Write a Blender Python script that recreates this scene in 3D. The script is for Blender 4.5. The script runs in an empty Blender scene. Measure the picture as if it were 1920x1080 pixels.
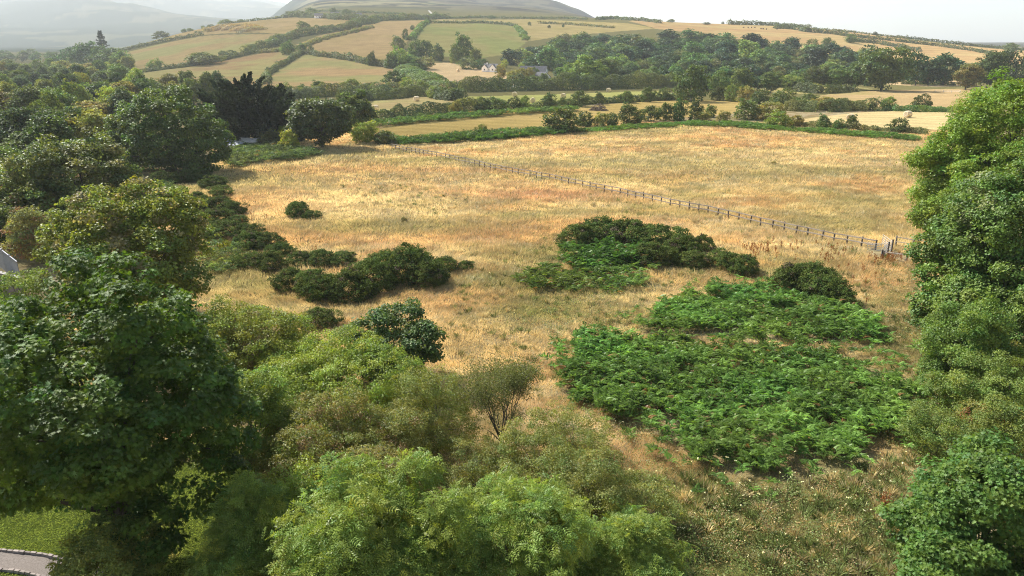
import bpy, math, random
import numpy as np
from mathutils import Vector

S = bpy.context.scene
COL = S.collection
# ------------------------------------------------------------------ camera, sky, sun, exposure
PITCH = math.radians(18.5); FOC = 1371.0; CAMH = 25.0
cam_data = bpy.data.cameras.new('camera'); cam_data.sensor_width = 36.0
cam_data.lens = 36.0 * FOC / 1920.0; cam_data.clip_start = 0.5; cam_data.clip_end = 30000
cam = bpy.data.objects.new('camera', cam_data); COL.objects.link(cam)
cam.location = (0, 0, CAMH); cam.rotation_euler = (math.pi / 2 - PITCH, 0, 0)
S.camera = cam
SUN_EL = math.radians(45); SUN_AZ = math.radians(-50)      # clockwise from straight ahead (+Y)
W = bpy.data.worlds.new('World'); S.world = W; W.use_nodes = True
nt = W.node_tree; bg = nt.nodes['Background']
sky = nt.nodes.new('ShaderNodeTexSky'); sky.sky_type = 'NISHITA'; sky.sun_disc = False
sky.sun_elevation = SUN_EL; sky.sun_rotation = SUN_AZ
sky.air_density = 1.0; sky.dust_density = 1.0; sky.ozone_density = 1.0; sky.altitude = 60
nt.links.new(sky.outputs[0], bg.inputs[0]); bg.inputs[1].default_value = 0.073
sd = bpy.data.lights.new('sun', 'SUN'); sd.energy = 5.0; sd.angle = math.radians(0.5); sd.color = (1.0, 0.965, 0.91)
so = bpy.data.objects.new('sun', sd); COL.objects.link(so)
sdir = Vector((math.sin(SUN_AZ) * math.cos(SUN_EL), math.cos(SUN_AZ) * math.cos(SUN_EL), math.sin(SUN_EL)))
so.rotation_euler = sdir.to_track_quat('Z', 'Y').to_euler(); so.location = (0, 0, 400)
S.view_settings.view_transform = 'Standard'; S.view_settings.look = 'None'
S.view_settings.exposure = 1.12; S.view_settings.gamma = 1.0
S.render.engine = 'CYCLES'
cy = S.cycles
cy.max_bounces = 6; cy.diffuse_bounces = 3; cy.glossy_bounces = 2; cy.transmission_bounces = 4
cy.volume_bounces = 1; cy.transparent_max_bounces = 4
cy.use_denoising = True; cy.denoiser = 'OPENIMAGEDENOISE'; cy.denoising_input_passes = 'RGB_ALBEDO_NORMAL'; cy.denoising_prefilter = 'NONE'; cy.use_adaptive_sampling = False
cy.filter_width = 1.05
cy.sample_clamp_indirect = 6.0
cy.volume_step_rate = 4.0

R = np.random.default_rng(7)
sinP, cosP = math.sin(PITCH), math.cos(PITCH)

# ------------------------------------------------------------------ numpy noise
def _h(ix, iy, seed):
    n = (ix.astype(np.int64) * 374761393 + iy.astype(np.int64) * 668265263 + seed * 974634777) & 0xffffffff
    n = ((n ^ (n >> 13)) * 1274126177) & 0xffffffff
    return ((n ^ (n >> 16)) & 0xffff) / 65535.0
def vnoise(x, y, seed=0):
    x = np.asarray(x, float); y = np.asarray(y, float)
    ix = np.floor(x); iy = np.floor(y); fx = x - ix; fy = y - iy
    fx = fx * fx * (3 - 2 * fx); fy = fy * fy * (3 - 2 * fy)
    a = _h(ix, iy, seed); b = _h(ix + 1, iy, seed); c = _h(ix, iy + 1, seed); d = _h(ix + 1, iy + 1, seed)
    return (a * (1 - fx) + b * fx) * (1 - fy) + (c * (1 - fx) + d * fx) * fy
def fbm(x, y, seed=0, o=4):
    s = 0; a = 0.5; t = 0
    for i in range(o):
        s = s + a * vnoise(x * 2 ** i + 17.3 * i, y * 2 ** i - 9.1 * i, seed + i); t += a; a *= 0.55
    return s / t
def sstep(a, b, x):
    t = np.clip((x - a) / (b - a), 0, 1); return t * t * (3 - 2 * t)

# ------------------------------------------------------------------ terrain: a real height field (valley floor, hill of fields, wooded ridge, mountains)
def slope_v(v): yy = (540 - v) / FOC; return (-sinP + yy * cosP) / (cosP + yy * sinP)
def ratio(u, v): yy = (540 - v) / FOC; return ((u - 960) / FOC) / (cosP + yy * sinP)
# per bearing: (distance, height as the slope seen from the drone)
PROF = {
 -600: [(330, 0), (900, 0), (1200, 108), (2800, 80), (4200, 40), (6000, -10), (8000, -60), (9500, -80)],
 0:   [(330, 0), (900, 0), (1150, 109), (2800, 88), (4200, 40), (6000, -15), (8000, -60), (9500, -80)],
 130: [(330, 0), (800, 0), (1150, 109), (2800, 88), (3900, 45), (5400, -22), (6500, -35), (8000, -50), (9500, -60)],
 250: [(330, 0), (430, 160), (520, 145), (620, 132), (760, 112), (880, 95), (1010, 86), (1150, 100), (1400, 110), (2600, 90), (3700, 48), (4800, 5), (5600, 12), (7200, -22), (8400, -30), (9500, -40)],
 340: [(330, 0), (430, 160), (520, 144), (620, 126), (780, 95), (900, 73), (1030, 58), (1150, 70), (1400, 100), (2600, 88), (3700, 52), (4700, 22), (5600, 30), (7400, -12), (8400, -20), (9500, -30)],
 430: [(330, 0), (430, 160), (520, 143), (620, 122), (760, 90), (900, 60), (1060, 42), (1200, 52), (1500, 80), (2800, 66), (3900, 42), (4700, 33), (5600, 40), (7400, 2), (8400, -6), (9500, -20)],
 510: [(330, 0), (430, 162), (520, 143), (620, 117), (760, 85), (900, 56), (1060, 34), (1200, 40), (1500, 62), (2800, 56), (4500, 50), (5600, 44), (7400, 4), (8400, -2), (9500, -10)],
 570: [(330, 0), (430, 164), (520, 142), (620, 112), (760, 78), (900, 50), (1060, 32), (1250, 24), (1500, 20), (2500, 4), (3300, -12), (4000, -16), (5000, 0), (6500, 20), (9500, 30)],
 700: [(330, 0), (430, 166), (520, 142), (620, 115), (760, 80), (900, 50), (1060, 36), (1250, 26), (1500, 17), (2500, 2), (3300, -26), (4000, -34), (5200, -10), (9500, 20)],
 880: [(330, 0), (430, 171), (520, 144), (600, 126), (690, 105), (800, 78), (950, 50), (1100, 40), (1300, 33), (1600, 22), (2600, -2), (3400, -28), (4000, -36), (5200, -10), (9500, 20)],
 1000:[(330, 0), (430, 171), (520, 146), (600, 130), (700, 110), (820, 85), (950, 60), (1100, 44), (1300, 34), (1600, 24), (2600, 5), (3400, -14), (4000, -16), (5200, 0), (9500, 30)],
 1090:[(330, 0), (430, 171), (520, 148), (600, 133), (720, 110), (850, 83), (980, 58), (1120, 43), (1300, 35), (1600, 31), (2600, 29), (3400, 26), (4000, 30), (5200, 45), (9500, 60)],
 1180:[(330, 0), (430, 170), (520, 150), (620, 128), (750, 100), (900, 70), (1050, 47), (1180, 37), (1350, 36), (1700, 45), (2500, 60), (4000, 72), (9500, 78)],
 1280:[(330, 0), (430, 170), (520, 152), (620, 128), (750, 98), (900, 68), (1050, 49), (1180, 42), (1350, 45), (1700, 60), (2500, 72), (4000, 76), (9500, 79)],
 1400:[(330, 0), (430, 170), (520, 154), (620, 132), (750, 102), (900, 75), (1050, 55), (1180, 45), (1350, 50), (1700, 66), (2500, 76), (4000, 78), (9500, 80)],
 1500:[(330, 0), (430, 170), (520, 155), (620, 135), (750, 108), (900, 82), (1050, 58), (1180, 48), (1350, 54), (1700, 70), (2500, 77), (4000, 79), (9500, 80)],
 1600:[(330, 0), (430, 170), (520, 156), (620, 138), (750, 115), (900, 92), (1050, 68), (1180, 60), (1350, 66), (1700, 76), (2500, 78), (4000, 79), (9500, 80)],
 1750:[(330, 0), (430, 170), (520, 157), (620, 142), (750, 122), (900, 102), (1050, 83), (1160, 77), (1350, 82), (1700, 84), (2500, 82), (4000, 80), (9500, 80)],
 1900:[(330, 0), (430, 170), (520, 158), (620, 144), (750, 126), (900, 108), (1050, 96), (1160, 93), (1350, 95), (1700, 92), (2500, 84), (4000, 80), (9500, 79)],
 2600:[(330, 0), (430, 170), (520, 158), (620, 146), (750, 130), (900, 114), (1050, 104), (1160, 101), (1350, 101), (1700, 96), (2500, 86), (4000, 81), (9500, 80)],
}
gl = np.linspace(math.log(300), math.log(9800), 420)     # log distance
ga = np.linspace(-1.75, 1.75, 701)                       # X / Y
_us = sorted(PROF); _as = np.array([ratio(u, 95) for u in _us])
_tab = []
for u in _us:
    ys = [300]; zs = [0.0]
    for (Y, v) in PROF[u]:
        ys.append(Y); zs.append(0.0 if v == 0 else CAMH + Y * slope_v(v))
    _tab.append(np.interp(gl, np.log(ys), zs))
_tab = np.array(_tab)
GZ = np.array([np.interp(ga, _as, _tab[:, k]) for k in range(len(gl))])   # [logY, a]
def _gauss(A, s, ax):
    k = np.exp(-0.5 * (np.arange(-3 * s, 3 * s + 1) / s) ** 2); k /= k.sum()
    A = np.moveaxis(A, ax, 0); p = np.pad(A, ((3 * s, 3 * s), (0, 0)), mode='edge')
    o = sum(k[i] * p[i:i + A.shape[0]] for i in range(len(k))); return np.moveaxis(o, 0, ax)
GZ = _gauss(_gauss(GZ, 4, 0), 5, 1)
_A, _L = np.meshgrid(ga, gl); _Y = np.exp(_L)
_w = sstep(1500, 2600, _Y)
GZ = GZ + _w * (fbm(_A * _Y / 420, _Y / 420, 91, 5) - 0.5) * 130 * sstep(20, 260, GZ)
GZ[0] = 0
def terr(X, Y):
    X = np.asarray(X, float); Y = np.asarray(Y, float)
    Yc = np.clip(Y, 301, 9790); a = np.clip(X / Yc, -1.74, 1.74)
    fl = (np.log(Yc) - gl[0]) / (gl[1] - gl[0]); fa = (a - ga[0]) / (ga[1] - ga[0])
    il = np.clip(fl.astype(int), 0, len(gl) - 2); ia = np.clip(fa.astype(int), 0, len(ga) - 2)
    tl = fl - il; ta = fa - ia
    z = (GZ[il, ia] * (1 - ta) + GZ[il, ia + 1] * ta) * (1 - tl) + (GZ[il + 1, ia] * (1 - ta) + GZ[il + 1, ia + 1] * ta) * tl
    near = np.where(Y < 301, 0.0, z)
    return near + (fbm(X / 14, Y / 14, 5, 3) - 0.5) * 0.7 * sstep(500, 200, Y)
_YS = np.concatenate([np.linspace(6, 300, 900), np.exp(np.linspace(math.log(300), math.log(9700), 1800))])
def G(u, v):
    """ground point that lies in the direction (u, v) from the drone"""
    a = ratio(u, v); z = terr(a * _YS, _YS); ray = CAMH + _YS * slope_v(v)
    hit = np.nonzero(z >= ray)[0]
    k = hit[0] if len(hit) else len(_YS) - 1
    if len(hit) and k > 0:
        d0 = ray[k - 1] - z[k - 1]; d1 = z[k] - ray[k]
        Y = _YS[k - 1] + (_YS[k] - _YS[k - 1]) * d0 / max(d0 + d1, 1e-6)
    else: Y = _YS[k]
    return np.array([a * Y, Y, float(terr(a * Y, Y))])
def at(u, v, Y):
    return np.array([ratio(u, v) * Y, Y, CAMH + Y * slope_v(v)])
def depth(p): return p[1] * cosP - (p[2] - CAMH) * sinP
def inpoly(X, Y, P):
    P = np.asarray(P); r = np.zeros(np.shape(X), bool)
    x0, y0 = P.min(0)[:2]; x1, y1 = P.max(0)[:2]
    m = (X >= x0) & (X <= x1) & (Y >= y0) & (Y <= y1)
    if not m.any(): return r
    x = X[m]; y = Y[m]; c = np.zeros(x.shape, bool); j = len(P) - 1
    for i in range(len(P)):
        xi, yi, xj, yj = P[i][0], P[i][1], P[j][0], P[j][1]
        if yi != yj:
            c ^= ((yi > y) != (yj > y)) & (x < (xj - xi) * (y - yi) / (yj - yi) + xi)
        j = i
    r[m] = c; return r
def GH(u, v, lim=1400):
    """G, but never beyond the crest of the near hill"""
    g = G(u, v)
    while g[1] > lim and v < 200: v += 1.0; g = G(u, v)
    return g
def gpoly(pts): return np.array([G(u, v)[:2] for u, v in pts])

# ------------------------------------------------------------------ mesh building
class MB:
    def __init__(s): s.V = []; s.L = []; s.N = []; s.C = []; s.M = []; s.n = 0
    def raw(s, V, loops, totals, col=(1, 1, 1), mi=0):
        V = np.asarray(V, float).reshape(-1, 3); n = len(V)
        s.V.append(V); s.L.append(np.asarray(loops, np.int64) + s.n); t = np.asarray(totals, np.int64); s.N.append(t)
        c = np.asarray(col, float)
        if c.ndim == 1: c = np.tile(c, (n, 1))
        s.C.append(c); s.M.append(np.full(len(t), mi)); s.n += n
    def poly(s, V, faces, col=(1, 1, 1), mi=0):
        s.raw(V, [i for f in faces for i in f], [len(f) for f in faces], col, mi)
    def box(s, c, d, rz=0, col=(1, 1, 1), mi=0, taper=1.0):
        x, y, z = np.array(d) / 2.0
        V = np.array([[sx * x * (taper if sz > 0 else 1), sy * y * (taper if sz > 0 else 1), sz * z] for sz in (-1, 1) for sx, sy in ((-1, -1), (1, -1), (1, 1), (-1, 1))])
        ca, sa = math.cos(rz), math.sin(rz)
        V = np.stack([V[:, 0] * ca - V[:, 1] * sa, V[:, 0] * sa + V[:, 1] * ca, V[:, 2]], 1) + np.array(c)
        s.poly(V, [(3, 2, 1, 0), (4, 5, 6, 7), (0, 1, 5, 4), (1, 2, 6, 5), (2, 3, 7, 6), (3, 0, 4, 7)], col, mi)
    def beam(s, p, q, w, h, col=(1, 1, 1), mi=0):
        p = np.array(p, float); q = np.array(q, float); d = q - p; d /= np.linalg.norm(d)
        up = np.array([0, 0, 1.0]);
        if abs(d[2]) > 0.95: up = np.array([0, 1.0, 0])
        a = np.cross(d, up); a /= np.linalg.norm(a); b = np.cross(a, d)
        V = [e + a * sx * w / 2 + b * sy * h / 2 for e in (p, q) for sx, sy in ((-1, -1), (1, -1), (1, 1), (-1, 1))]
        s.poly(V, [(3, 2, 1, 0), (4, 5, 6, 7), (0, 1, 5, 4), (1, 2, 6, 5), (2, 3, 7, 6), (3, 0, 4, 7)], col, mi)
    def tube(s, pts, rad, sides=7, col=(1, 1, 1), mi=0):
        pts = np.asarray(pts, float); n = len(pts)
        t = np.gradient(pts, axis=0); t /= np.linalg.norm(t, axis=1)[:, None] + 1e-9
        ref = np.where(np.abs(t[:, 2:3]) > 0.9, np.array([[1.0, 0, 0]]), np.array([[0, 0, 1.0]]))
        a = np.cross(t, ref); a /= np.linalg.norm(a, axis=1)[:, None] + 1e-9; b = np.cross(t, a)
        an = np.linspace(0, 2 * np.pi, sides, endpoint=False)
        V = pts[:, None] + np.asarray(rad)[:, None, None] * (np.cos(an)[None, :, None] * a[:, None] + np.sin(an)[None, :, None] * b[:, None])
        F = [(i * sides + k, i * sides + (k + 1) % sides, (i + 1) * sides + (k + 1) % sides, (i + 1) * sides + k) for i in range(n - 1) for k in range(sides)]
        F.append(tuple(range((n - 1) * sides, n * sides)))
        s.poly(V.reshape(-1, 3), F, col, mi)
    def scatter(s, tmpl, C, T, N, size, col, mi=0):
        """copies of a small template (leaf, frond, blade): origin C, length axis T, normal N"""
        TV, faces = tmpl; k = len(TV); n = len(C)
        if n == 0: return
        T = T / (np.linalg.norm(T, axis=1)[:, None] + 1e-9)
        B = np.cross(N, T); B /= np.linalg.norm(B, axis=1)[:, None] + 1e-9
        N = np.cross(T, B); size = np.asarray(size, float) * np.ones(n)
        V = C[:, None] + size[:, None, None] * (TV[None, :, 0:1] * T[:, None] + TV[None, :, 1:2] * B[:, None] + TV[None, :, 2:3] * N[:, None])
        fl = np.array([i for f in faces for i in f])
        L = (fl[None] + (np.arange(n) * k)[:, None]).ravel()
        tot = np.tile([len(f) for f in faces], n)
        s.raw(V.reshape(-1, 3), L, tot, np.repeat(np.asarray(col, float), k, axis=0), mi)
    def build(s, name, mats, parent=None, smooth=False, link=True):
        V = np.concatenate(s.V); L = np.concatenate(s.L); N = np.concatenate(s.N); C = np.concatenate(s.C); M = np.concatenate(s.M)
        me = bpy.data.meshes.new(name)
        me.vertices.add(len(V)); me.vertices.foreach_set('co', V.astype(np.float32).ravel())
        me.loops.add(len(L)); me.loops.foreach_set('vertex_index', L.astype(np.int32))
        me.polygons.add(len(N)); st = np.concatenate([[0], np.cumsum(N)[:-1]]).astype(np.int32)
        me.polygons.foreach_set('loop_start', st)
        if not isinstance(mats, (list, tuple)): mats = [mats]
        for m in mats: me.materials.append(m)
        me.polygons.foreach_set('material_index', M.astype(np.int32))
        me.polygons.foreach_set('use_smooth', np.full(len(N), smooth))
        at_ = me.attributes.new('col', 'FLOAT_COLOR', 'POINT')
        at_.data.foreach_set('color', np.concatenate([C, np.ones((len(C), 1))], 1).astype(np.float32).ravel())
        me.update(calc_edges=True)
        o = bpy.data.objects.new(name, me)
        if link: COL.objects.link(o)
        if parent: o.parent = parent
        return o
def tag(o, label=None, cat=None, group=None, kind=None):
    if label: o['label'] = label
    if cat: o['category'] = cat
    if group: o['group'] = group
    if kind: o['kind'] = kind
    return o
def empty(name, loc=(0, 0, 0), rz=0):
    o = bpy.data.objects.new(name, None); COL.objects.link(o); o.location = loc; o.rotation_euler = (0, 0, rz)
    o.empty_display_size = 0.3; return o
def copy_tree(o):
    c = o.copy(); COL.objects.link(c)
    for ch in [x for x in bpy.data.objects if x.parent is o]:
        d = ch.copy(); COL.objects.link(d); d.parent = c
        d.matrix_parent_inverse = ch.matrix_parent_inverse.copy()
    return c

# ------------------------------------------------------------------ materials
def newmat(name):
    m = bpy.data.materials.new(name); m.use_nodes = True; t = m.node_tree; t.nodes.clear()
    out = t.nodes.new('ShaderNodeOutputMaterial'); return m, t, out
def leaf_mat(name, transl=0.35, gloss=0.07, rough=0.45, jit=0.25, tcol=(1.2, 1.15, 0.5), hue=0.03):
    m, t, out = newmat(name); N = t.nodes.new; Lk = t.links.new
    a = N('ShaderNodeAttribute'); a.attribute_name = 'col'
    oi = N('ShaderNodeObjectInfo'); hsv = N('ShaderNodeHueSaturation')
    mr = N('ShaderNodeMapRange'); mr.inputs[3].default_value = 1 - jit; mr.inputs[4].default_value = 1 + jit
    mh = N('ShaderNodeMapRange'); mh.inputs[3].default_value = 0.5 - hue; mh.inputs[4].default_value = 0.5 + hue
    mul = N('ShaderNodeMath'); mul.operation = 'MULTIPLY'; mul.inputs[1].default_value = 7.31
    fr = N('ShaderNodeMath'); fr.operation = 'FRACT'
    Lk(oi.outputs['Random'], mr.inputs[0]); Lk(oi.outputs['Random'], mul.inputs[0]); Lk(mul.outputs[0], fr.inputs[0]); Lk(fr.outputs[0], mh.inputs[0])
    Lk(mr.outputs[0], hsv.inputs['Value']); Lk(mh.outputs[0], hsv.inputs['Hue']); Lk(a.outputs['Color'], hsv.inputs['Color'])
    d = N('ShaderNodeBsdfDiffuse'); tr = N('ShaderNodeBsdfTranslucent'); g = N('ShaderNodeBsdfGlossy')
    tc = N('ShaderNodeMix'); tc.data_type = 'RGBA'; tc.blend_type = 'MULTIPLY'; tc.inputs[0].default_value = 1
    tc.inputs[7].default_value = (*[x * transl * 1.7 for x in tcol], 1)
    Lk(hsv.outputs[0], d.inputs[0]); Lk(hsv.outputs[0], tc.inputs[6]); Lk(tc.outputs[2], tr.inputs[0])
    g.inputs['Roughness'].default_value = rough; g.inputs['Color'].default_value = (0.8, 0.8, 0.75, 1)
    m1 = N('ShaderNodeAddShader'); Lk(d.outputs[0], m1.inputs[0]); Lk(tr.outputs[0], m1.inputs[1])
    m2 = N('ShaderNodeMixShader'); lw = N('ShaderNodeFresnel'); lw.inputs[0].default_value = 1.4
    mg = N('ShaderNodeMath'); mg.operation = 'MULTIPLY'; mg.inputs[1].default_value = gloss * 6; mg.use_clamp = True
    mn = N('ShaderNodeMath'); mn.operation = 'MINIMUM'; mn.inputs[1].default_value = gloss * 1.3
    Lk(lw.outputs[0], mg.inputs[0]); Lk(mg.outputs[0], mn.inputs[0]); Lk(mn.outputs[0], m2.inputs[0])
    Lk(m1.outputs[0], m2.inputs[1]); Lk(g.outputs[0], m2.inputs[2]); Lk(m2.outputs[0], out.inputs[0])
    return m
def plain(name, rough=0.8, nscale=3.0, namt=0.35, metal=0.0, bump=0.0, spec=0.3):
    """colour from the mesh, broken up by noise in object space"""
    m, t, out = newmat(name); N = t.nodes.new; Lk = t.links.new
    a = N('ShaderNodeAttribute'); a.attribute_name = 'col'
    tc = N('ShaderNodeTexCoord'); nz = N('ShaderNodeTexNoise'); nz.inputs['Scale'].default_value = nscale; nz.inputs['Detail'].default_value = 6
    Lk(tc.outputs['Object'], nz.inputs['Vector'])
    mr = N('ShaderNodeMapRange'); mr.inputs[1].default_value = 0.25; mr.inputs[2].default_value = 0.75
    mr.inputs[3].default_value = 1 - namt; mr.inputs[4].default_value = 1 + namt; Lk(nz.outputs[0], mr.inputs[0])
    hsv = N('ShaderNodeHueSaturation'); Lk(a.outputs['Color'], hsv.inputs['Color']); Lk(mr.outputs[0], hsv.inputs['Value'])
    b = N('ShaderNodeBsdfPrincipled'); b.inputs['Roughness'].default_value = rough; b.inputs['Metallic'].default_value = metal
    b.inputs['Specular IOR Level'].default_value = spec
    Lk(hsv.outputs[0], b.inputs['Base Color'])
    if bump:
        bp = N('ShaderNodeBump'); bp.inputs['Strength'].default_value = bump; Lk(nz.outputs[0], bp.inputs['Height']); Lk(bp.outputs[0], b.inputs['Normal'])
    Lk(b.outputs[0], out.inputs[0]); return m
M_LEAF = leaf_mat('broadleaf_foliage', transl=0.42, gloss=0.022, jit=0.0, hue=0.0)
M_LEAFV = leaf_mat('varied_foliage', transl=0.3, gloss=0.02, jit=0.3, hue=0.022)
M_SHINY = leaf_mat('glossy_foliage', transl=0.40, gloss=0.03, rough=0.55, jit=0, hue=0)
M_SILVER = leaf_mat('silvery_foliage', transl=0.36, gloss=0.045, rough=0.5, jit=0, hue=0)
M_GORSE = leaf_mat('gorse_foliage', transl=0.16, gloss=0.008, rough=0.6, jit=0.18, hue=0.01, tcol=(1.1, 1.2, 0.7))
M_GRASS = leaf_mat('dry_grass', transl=0.5, gloss=0.02, jit=0, hue=0, tcol=(1.1, 1.0, 0.8))
M_FERN = leaf_mat('bracken_fronds', transl=0.36, gloss=0.015, jit=0, hue=0)
M_NEEDLE = leaf_mat('conifer_foliage', transl=0.1, gloss=0.03, rough=0.6, jit=0, hue=0)
M_BARK = plain('bark', 0.9, 2.5, 0.4, bump=0.4)
M_WOOD = plain('weathered_wood', 0.85, 6, 0.35)
M_METAL = plain('galvanised_steel', 0.45, 5, 0.15, metal=0.15)
M_RENDER = plain('painted_render', 0.8, 1.2, 0.08)
M_SLATE = plain('slate_roof', 0.95, 2.0, 0.3, spec=0.08)
M_HAY = plain('baled_hay', 0.9, 5, 0.3, bump=0.5)
M_COAT = plain('animal_coat', 0.8, 1.5, 0.3)
M_PAINT = plain('car_paint', 0.3, 1, 0.05, spec=0.5)
M_GLASS = plain('window_glass', 0.1, 1, 0.1, spec=0.6)
M_STONE = plain('stone', 0.9, 5, 0.3, bump=0.4)

# ------------------------------------------------------------------ ground colour (real colours of the turf, straw and soil)
C_ORANGE = np.array([0.378, 0.238, 0.112]); C_TAN = np.array([0.380, 0.292, 0.146]); C_STRAW = np.array([0.455, 0.380, 0.220])
C_OLIVE = np.array([0.20, 0.185, 0.075]); C_GREEN = np.array([0.10, 0.13, 0.03])
def mixc(c, d, w): return c * (1 - w)[..., None] + d * w[..., None]
FIELDS = [   # outline as bearings, colour, second colour
 ([(236, 98), (300, 83), (378, 68), (486, 64), (520, 64), (512, 82), (440, 104), (310, 126), (245, 130)], (0.33, 0.29, 0.105), (0.38, 0.27, 0.11)),
 ([(255, 86), (345, 60), (430, 43), (560, 34), (690, 38), (645, 54), (590, 62), (530, 64), (486, 61), (378, 66), (300, 80)], (0.40, 0.28, 0.12), (0.36, 0.26, 0.10)),
 ([(236, 140), (310, 131), (420, 114), (500, 98), (555, 99), (548, 112), (508, 132), (492, 160), (400, 168), (300, 160), (236, 156)], (0.36, 0.30, 0.11), (0.36, 0.235, 0.10)),
 ([(492, 164), (508, 132), (548, 112), (575, 100), (650, 110), (700, 122), (760, 134), (790, 164), (640, 172)], (0.33, 0.29, 0.105), (0.42, 0.28, 0.12)),
 ([(545, 88), (600, 66), (660, 52), (720, 40), (800, 38), (792, 48), (766, 76), (740, 98), (715, 116), (640, 108), (580, 98)], (0.39, 0.265, 0.115), (0.36, 0.26, 0.10)),
 ([(768, 76), (793, 50), (805, 44), (900, 44), (966, 49), (986, 80), (960, 100), (880, 112), (800, 100)], (0.235, 0.235, 0.07), (0.28, 0.24, 0.08)),
 ([(776, 117), (850, 118), (905, 130), (945, 140), (1000, 158), (960, 166), (838, 168), (800, 146)], (0.56, 0.40, 0.20), (0.50, 0.36, 0.18)),
 ([(800, 43), (822, 36), (1000, 36), (1180, 44), (1230, 54), (1060, 66), (986, 78), (968, 48), (900, 42)], (0.37, 0.28, 0.11), (0.33, 0.26, 0.09)),
 ([(1180, 40), (1280, 41), (1400, 44), (1500, 47), (1560, 55), (1700, 74), (1920, 95), (2100, 104), (2100, 120), (1800, 118), (1600, 108), (1450, 82), (1330, 66), (1230, 54)], (0.42, 0.30, 0.125), (0.40, 0.26, 0.11)),
 ([(690, 214), (700, 189), (790, 180), (850, 190), (905, 197), (830, 206), (740, 216)], (0.42, 0.36, 0.135), (0.40, 0.31, 0.13)),
 ([(860, 196), (870, 181), (1240, 170), (1275, 178), (1200, 186), (1000, 202), (905, 200)], (0.33, 0.32, 0.095), (0.36, 0.31, 0.10)),
 ([(690, 246), (800, 224), (960, 208), (1130, 196), (1270, 186), (1400, 192), (1385, 212), (1180, 228), (1040, 240), (830, 254), (740, 256)], (0.42, 0.30, 0.105), (0.38, 0.28, 0.09)),
 ([(1480, 226), (1580, 214), (1680, 206), (1800, 208), (1800, 246), (1640, 242), (1540, 238)], (0.50, 0.39, 0.18), (0.46, 0.34, 0.15)),
 ([(1490, 186), (1560, 176), (1640, 170), (1820, 166), (1850, 200), (1700, 203), (1580, 204), (1520, 196)], (0.40, 0.28, 0.13), (0.34, 0.27, 0.10)),
 ([(1405, 172), (1440, 165), (1600, 162), (1640, 168), (1500, 176)], (0.35, 0.31, 0.12), (0.33, 0.28, 0.10)),
 ([(1660, 158), (1690, 150), (1800, 150), (1830, 160), (1760, 163)], (0.52, 0.38, 0.2), (0.5, 0.36, 0.18)),
 ([(1160, 151), (1250, 146), (1260, 155), (1180, 160)], (0.52, 0.38, 0.2), (0.5, 0.36, 0.18)),
 ([(-100, 131), (100, 127), (118, 132), (0, 138), (-100, 138)], (0.45, 0.35, 0.2), (0.42, 0.32, 0.18)),
 ([(-100, 125), (0, 121), (118, 118), (118, 125), (0, 130)], (0.46, 0.42, 0.16), (0.42, 0.36, 0.16)),
]
FIELDS = [(gpoly(p), np.array(c) * [1.34, 1.32, 1.32], np.array(d) * [1.34, 1.30, 1.32]) for p, c, d in FIELDS]
BLOBS = [   # patches in the rough meadow: bearing, radii (m), colour, strength
 (880, 320, 26, 4.5, C_ORANGE, 0.8), (980, 365, 17, 5, np.array([0.40, 0.235, 0.125]), 0.75), (1120, 420, 15, 5, C_ORANGE, 0.8), (900, 440, 12, 5, C_ORANGE, 0.9),
 (480, 380, 12, 9, C_ORANGE, 0.8), (560, 440, 14, 6, C_ORANGE, 0.8), (690, 375, 16, 6, C_STRAW, 0.8), (800, 345, 20, 5, C_STRAW, 0.45), (620, 330, 18, 9, C_TAN, 0.7),
 (720, 425, 16, 5, C_OLIVE, 0.7), (560, 320, 14, 6, C_ORANGE, 0.5), (1000, 575, 5, 4, C_GREEN, 0.85), (960, 530, 7, 5, C_GREEN, 0.65), (1080, 540, 7, 4, C_OLIVE, 0.8),
 (840, 560, 8, 4, C_ORANGE, 0.6), (930, 650, 6, 4, C_TAN, 0.8), (1180, 590, 7, 4, C_OLIVE, 0.6), (780, 300, 12, 3, C_OLIVE, 0.7), (1330, 430, 15, 4, C_STRAW, 0.5),
 (1180, 400, 22, 3, C_OLIVE, 0.55), (1540, 470, 8, 4, C_STRAW, 0.7), (1660, 500, 5, 4, C_ORANGE, 0.6), (1640, 640, 4, 6, C_TAN, 0.7), (1480, 490, 9, 4, C_OLIVE, 0.4),
 (1250, 560, 6, 3, C_STRAW, 0.6), (1300, 920, 3, 2, C_ORANGE, 0.6), (1160, 860, 4, 2.5, C_ORANGE, 0.7), (1450, 1000, 9, 5, C_OLIVE, 0.9), (1250, 1030, 6, 5, C_GREEN, 0.7),
 (1600, 980, 5, 6, C_OLIVE, 0.8), (1690, 760, 4, 7, C_GREEN, 0.6), (1720, 640, 4, 8, C_OLIVE, 0.8), (560, 560, 10, 5, C_OLIVE, 0.5), (430, 520, 9, 6, C_OLIVE, 0.7), (380, 340, 16, 14, C_OLIVE, 0.6),
 (1560, 420, 9, 5, C_OLIVE, 0.6), (1600, 380, 12, 9, C_OLIVE, 0.5), (1350, 260, 90, 6, C_ORANGE, 0.35), (1180, 330, 40, 8, C_OLIVE, 0.35), (1450, 300, 60, 10, C_STRAW, 0.25),
 (1000, 480, 7, 4, C_OLIVE, 0.7), (1100, 470, 9, 6, C_OLIVE, 0.6), (700, 640, 9, 5, C_TAN, 0.6), (760, 400, 6, 2, C_STRAW, 0.6), (660, 400, 9, 3, C_STRAW, 0.7),
]
BLOBS = [(G(u, v), rx, ry, c, w) for u, v, rx, ry, c, w in BLOBS]
LAWN = gpoly([(-900, 1090), (-900, 700), (-200, 640), (60, 760), (330, 860), (470, 900), (520, 960), (520, 1300), (-900, 1300)])
PATHPTS = [(-260, 1035), (-60, 1045), (60, 1058), (150, 1080), (230, 1120)]
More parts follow.
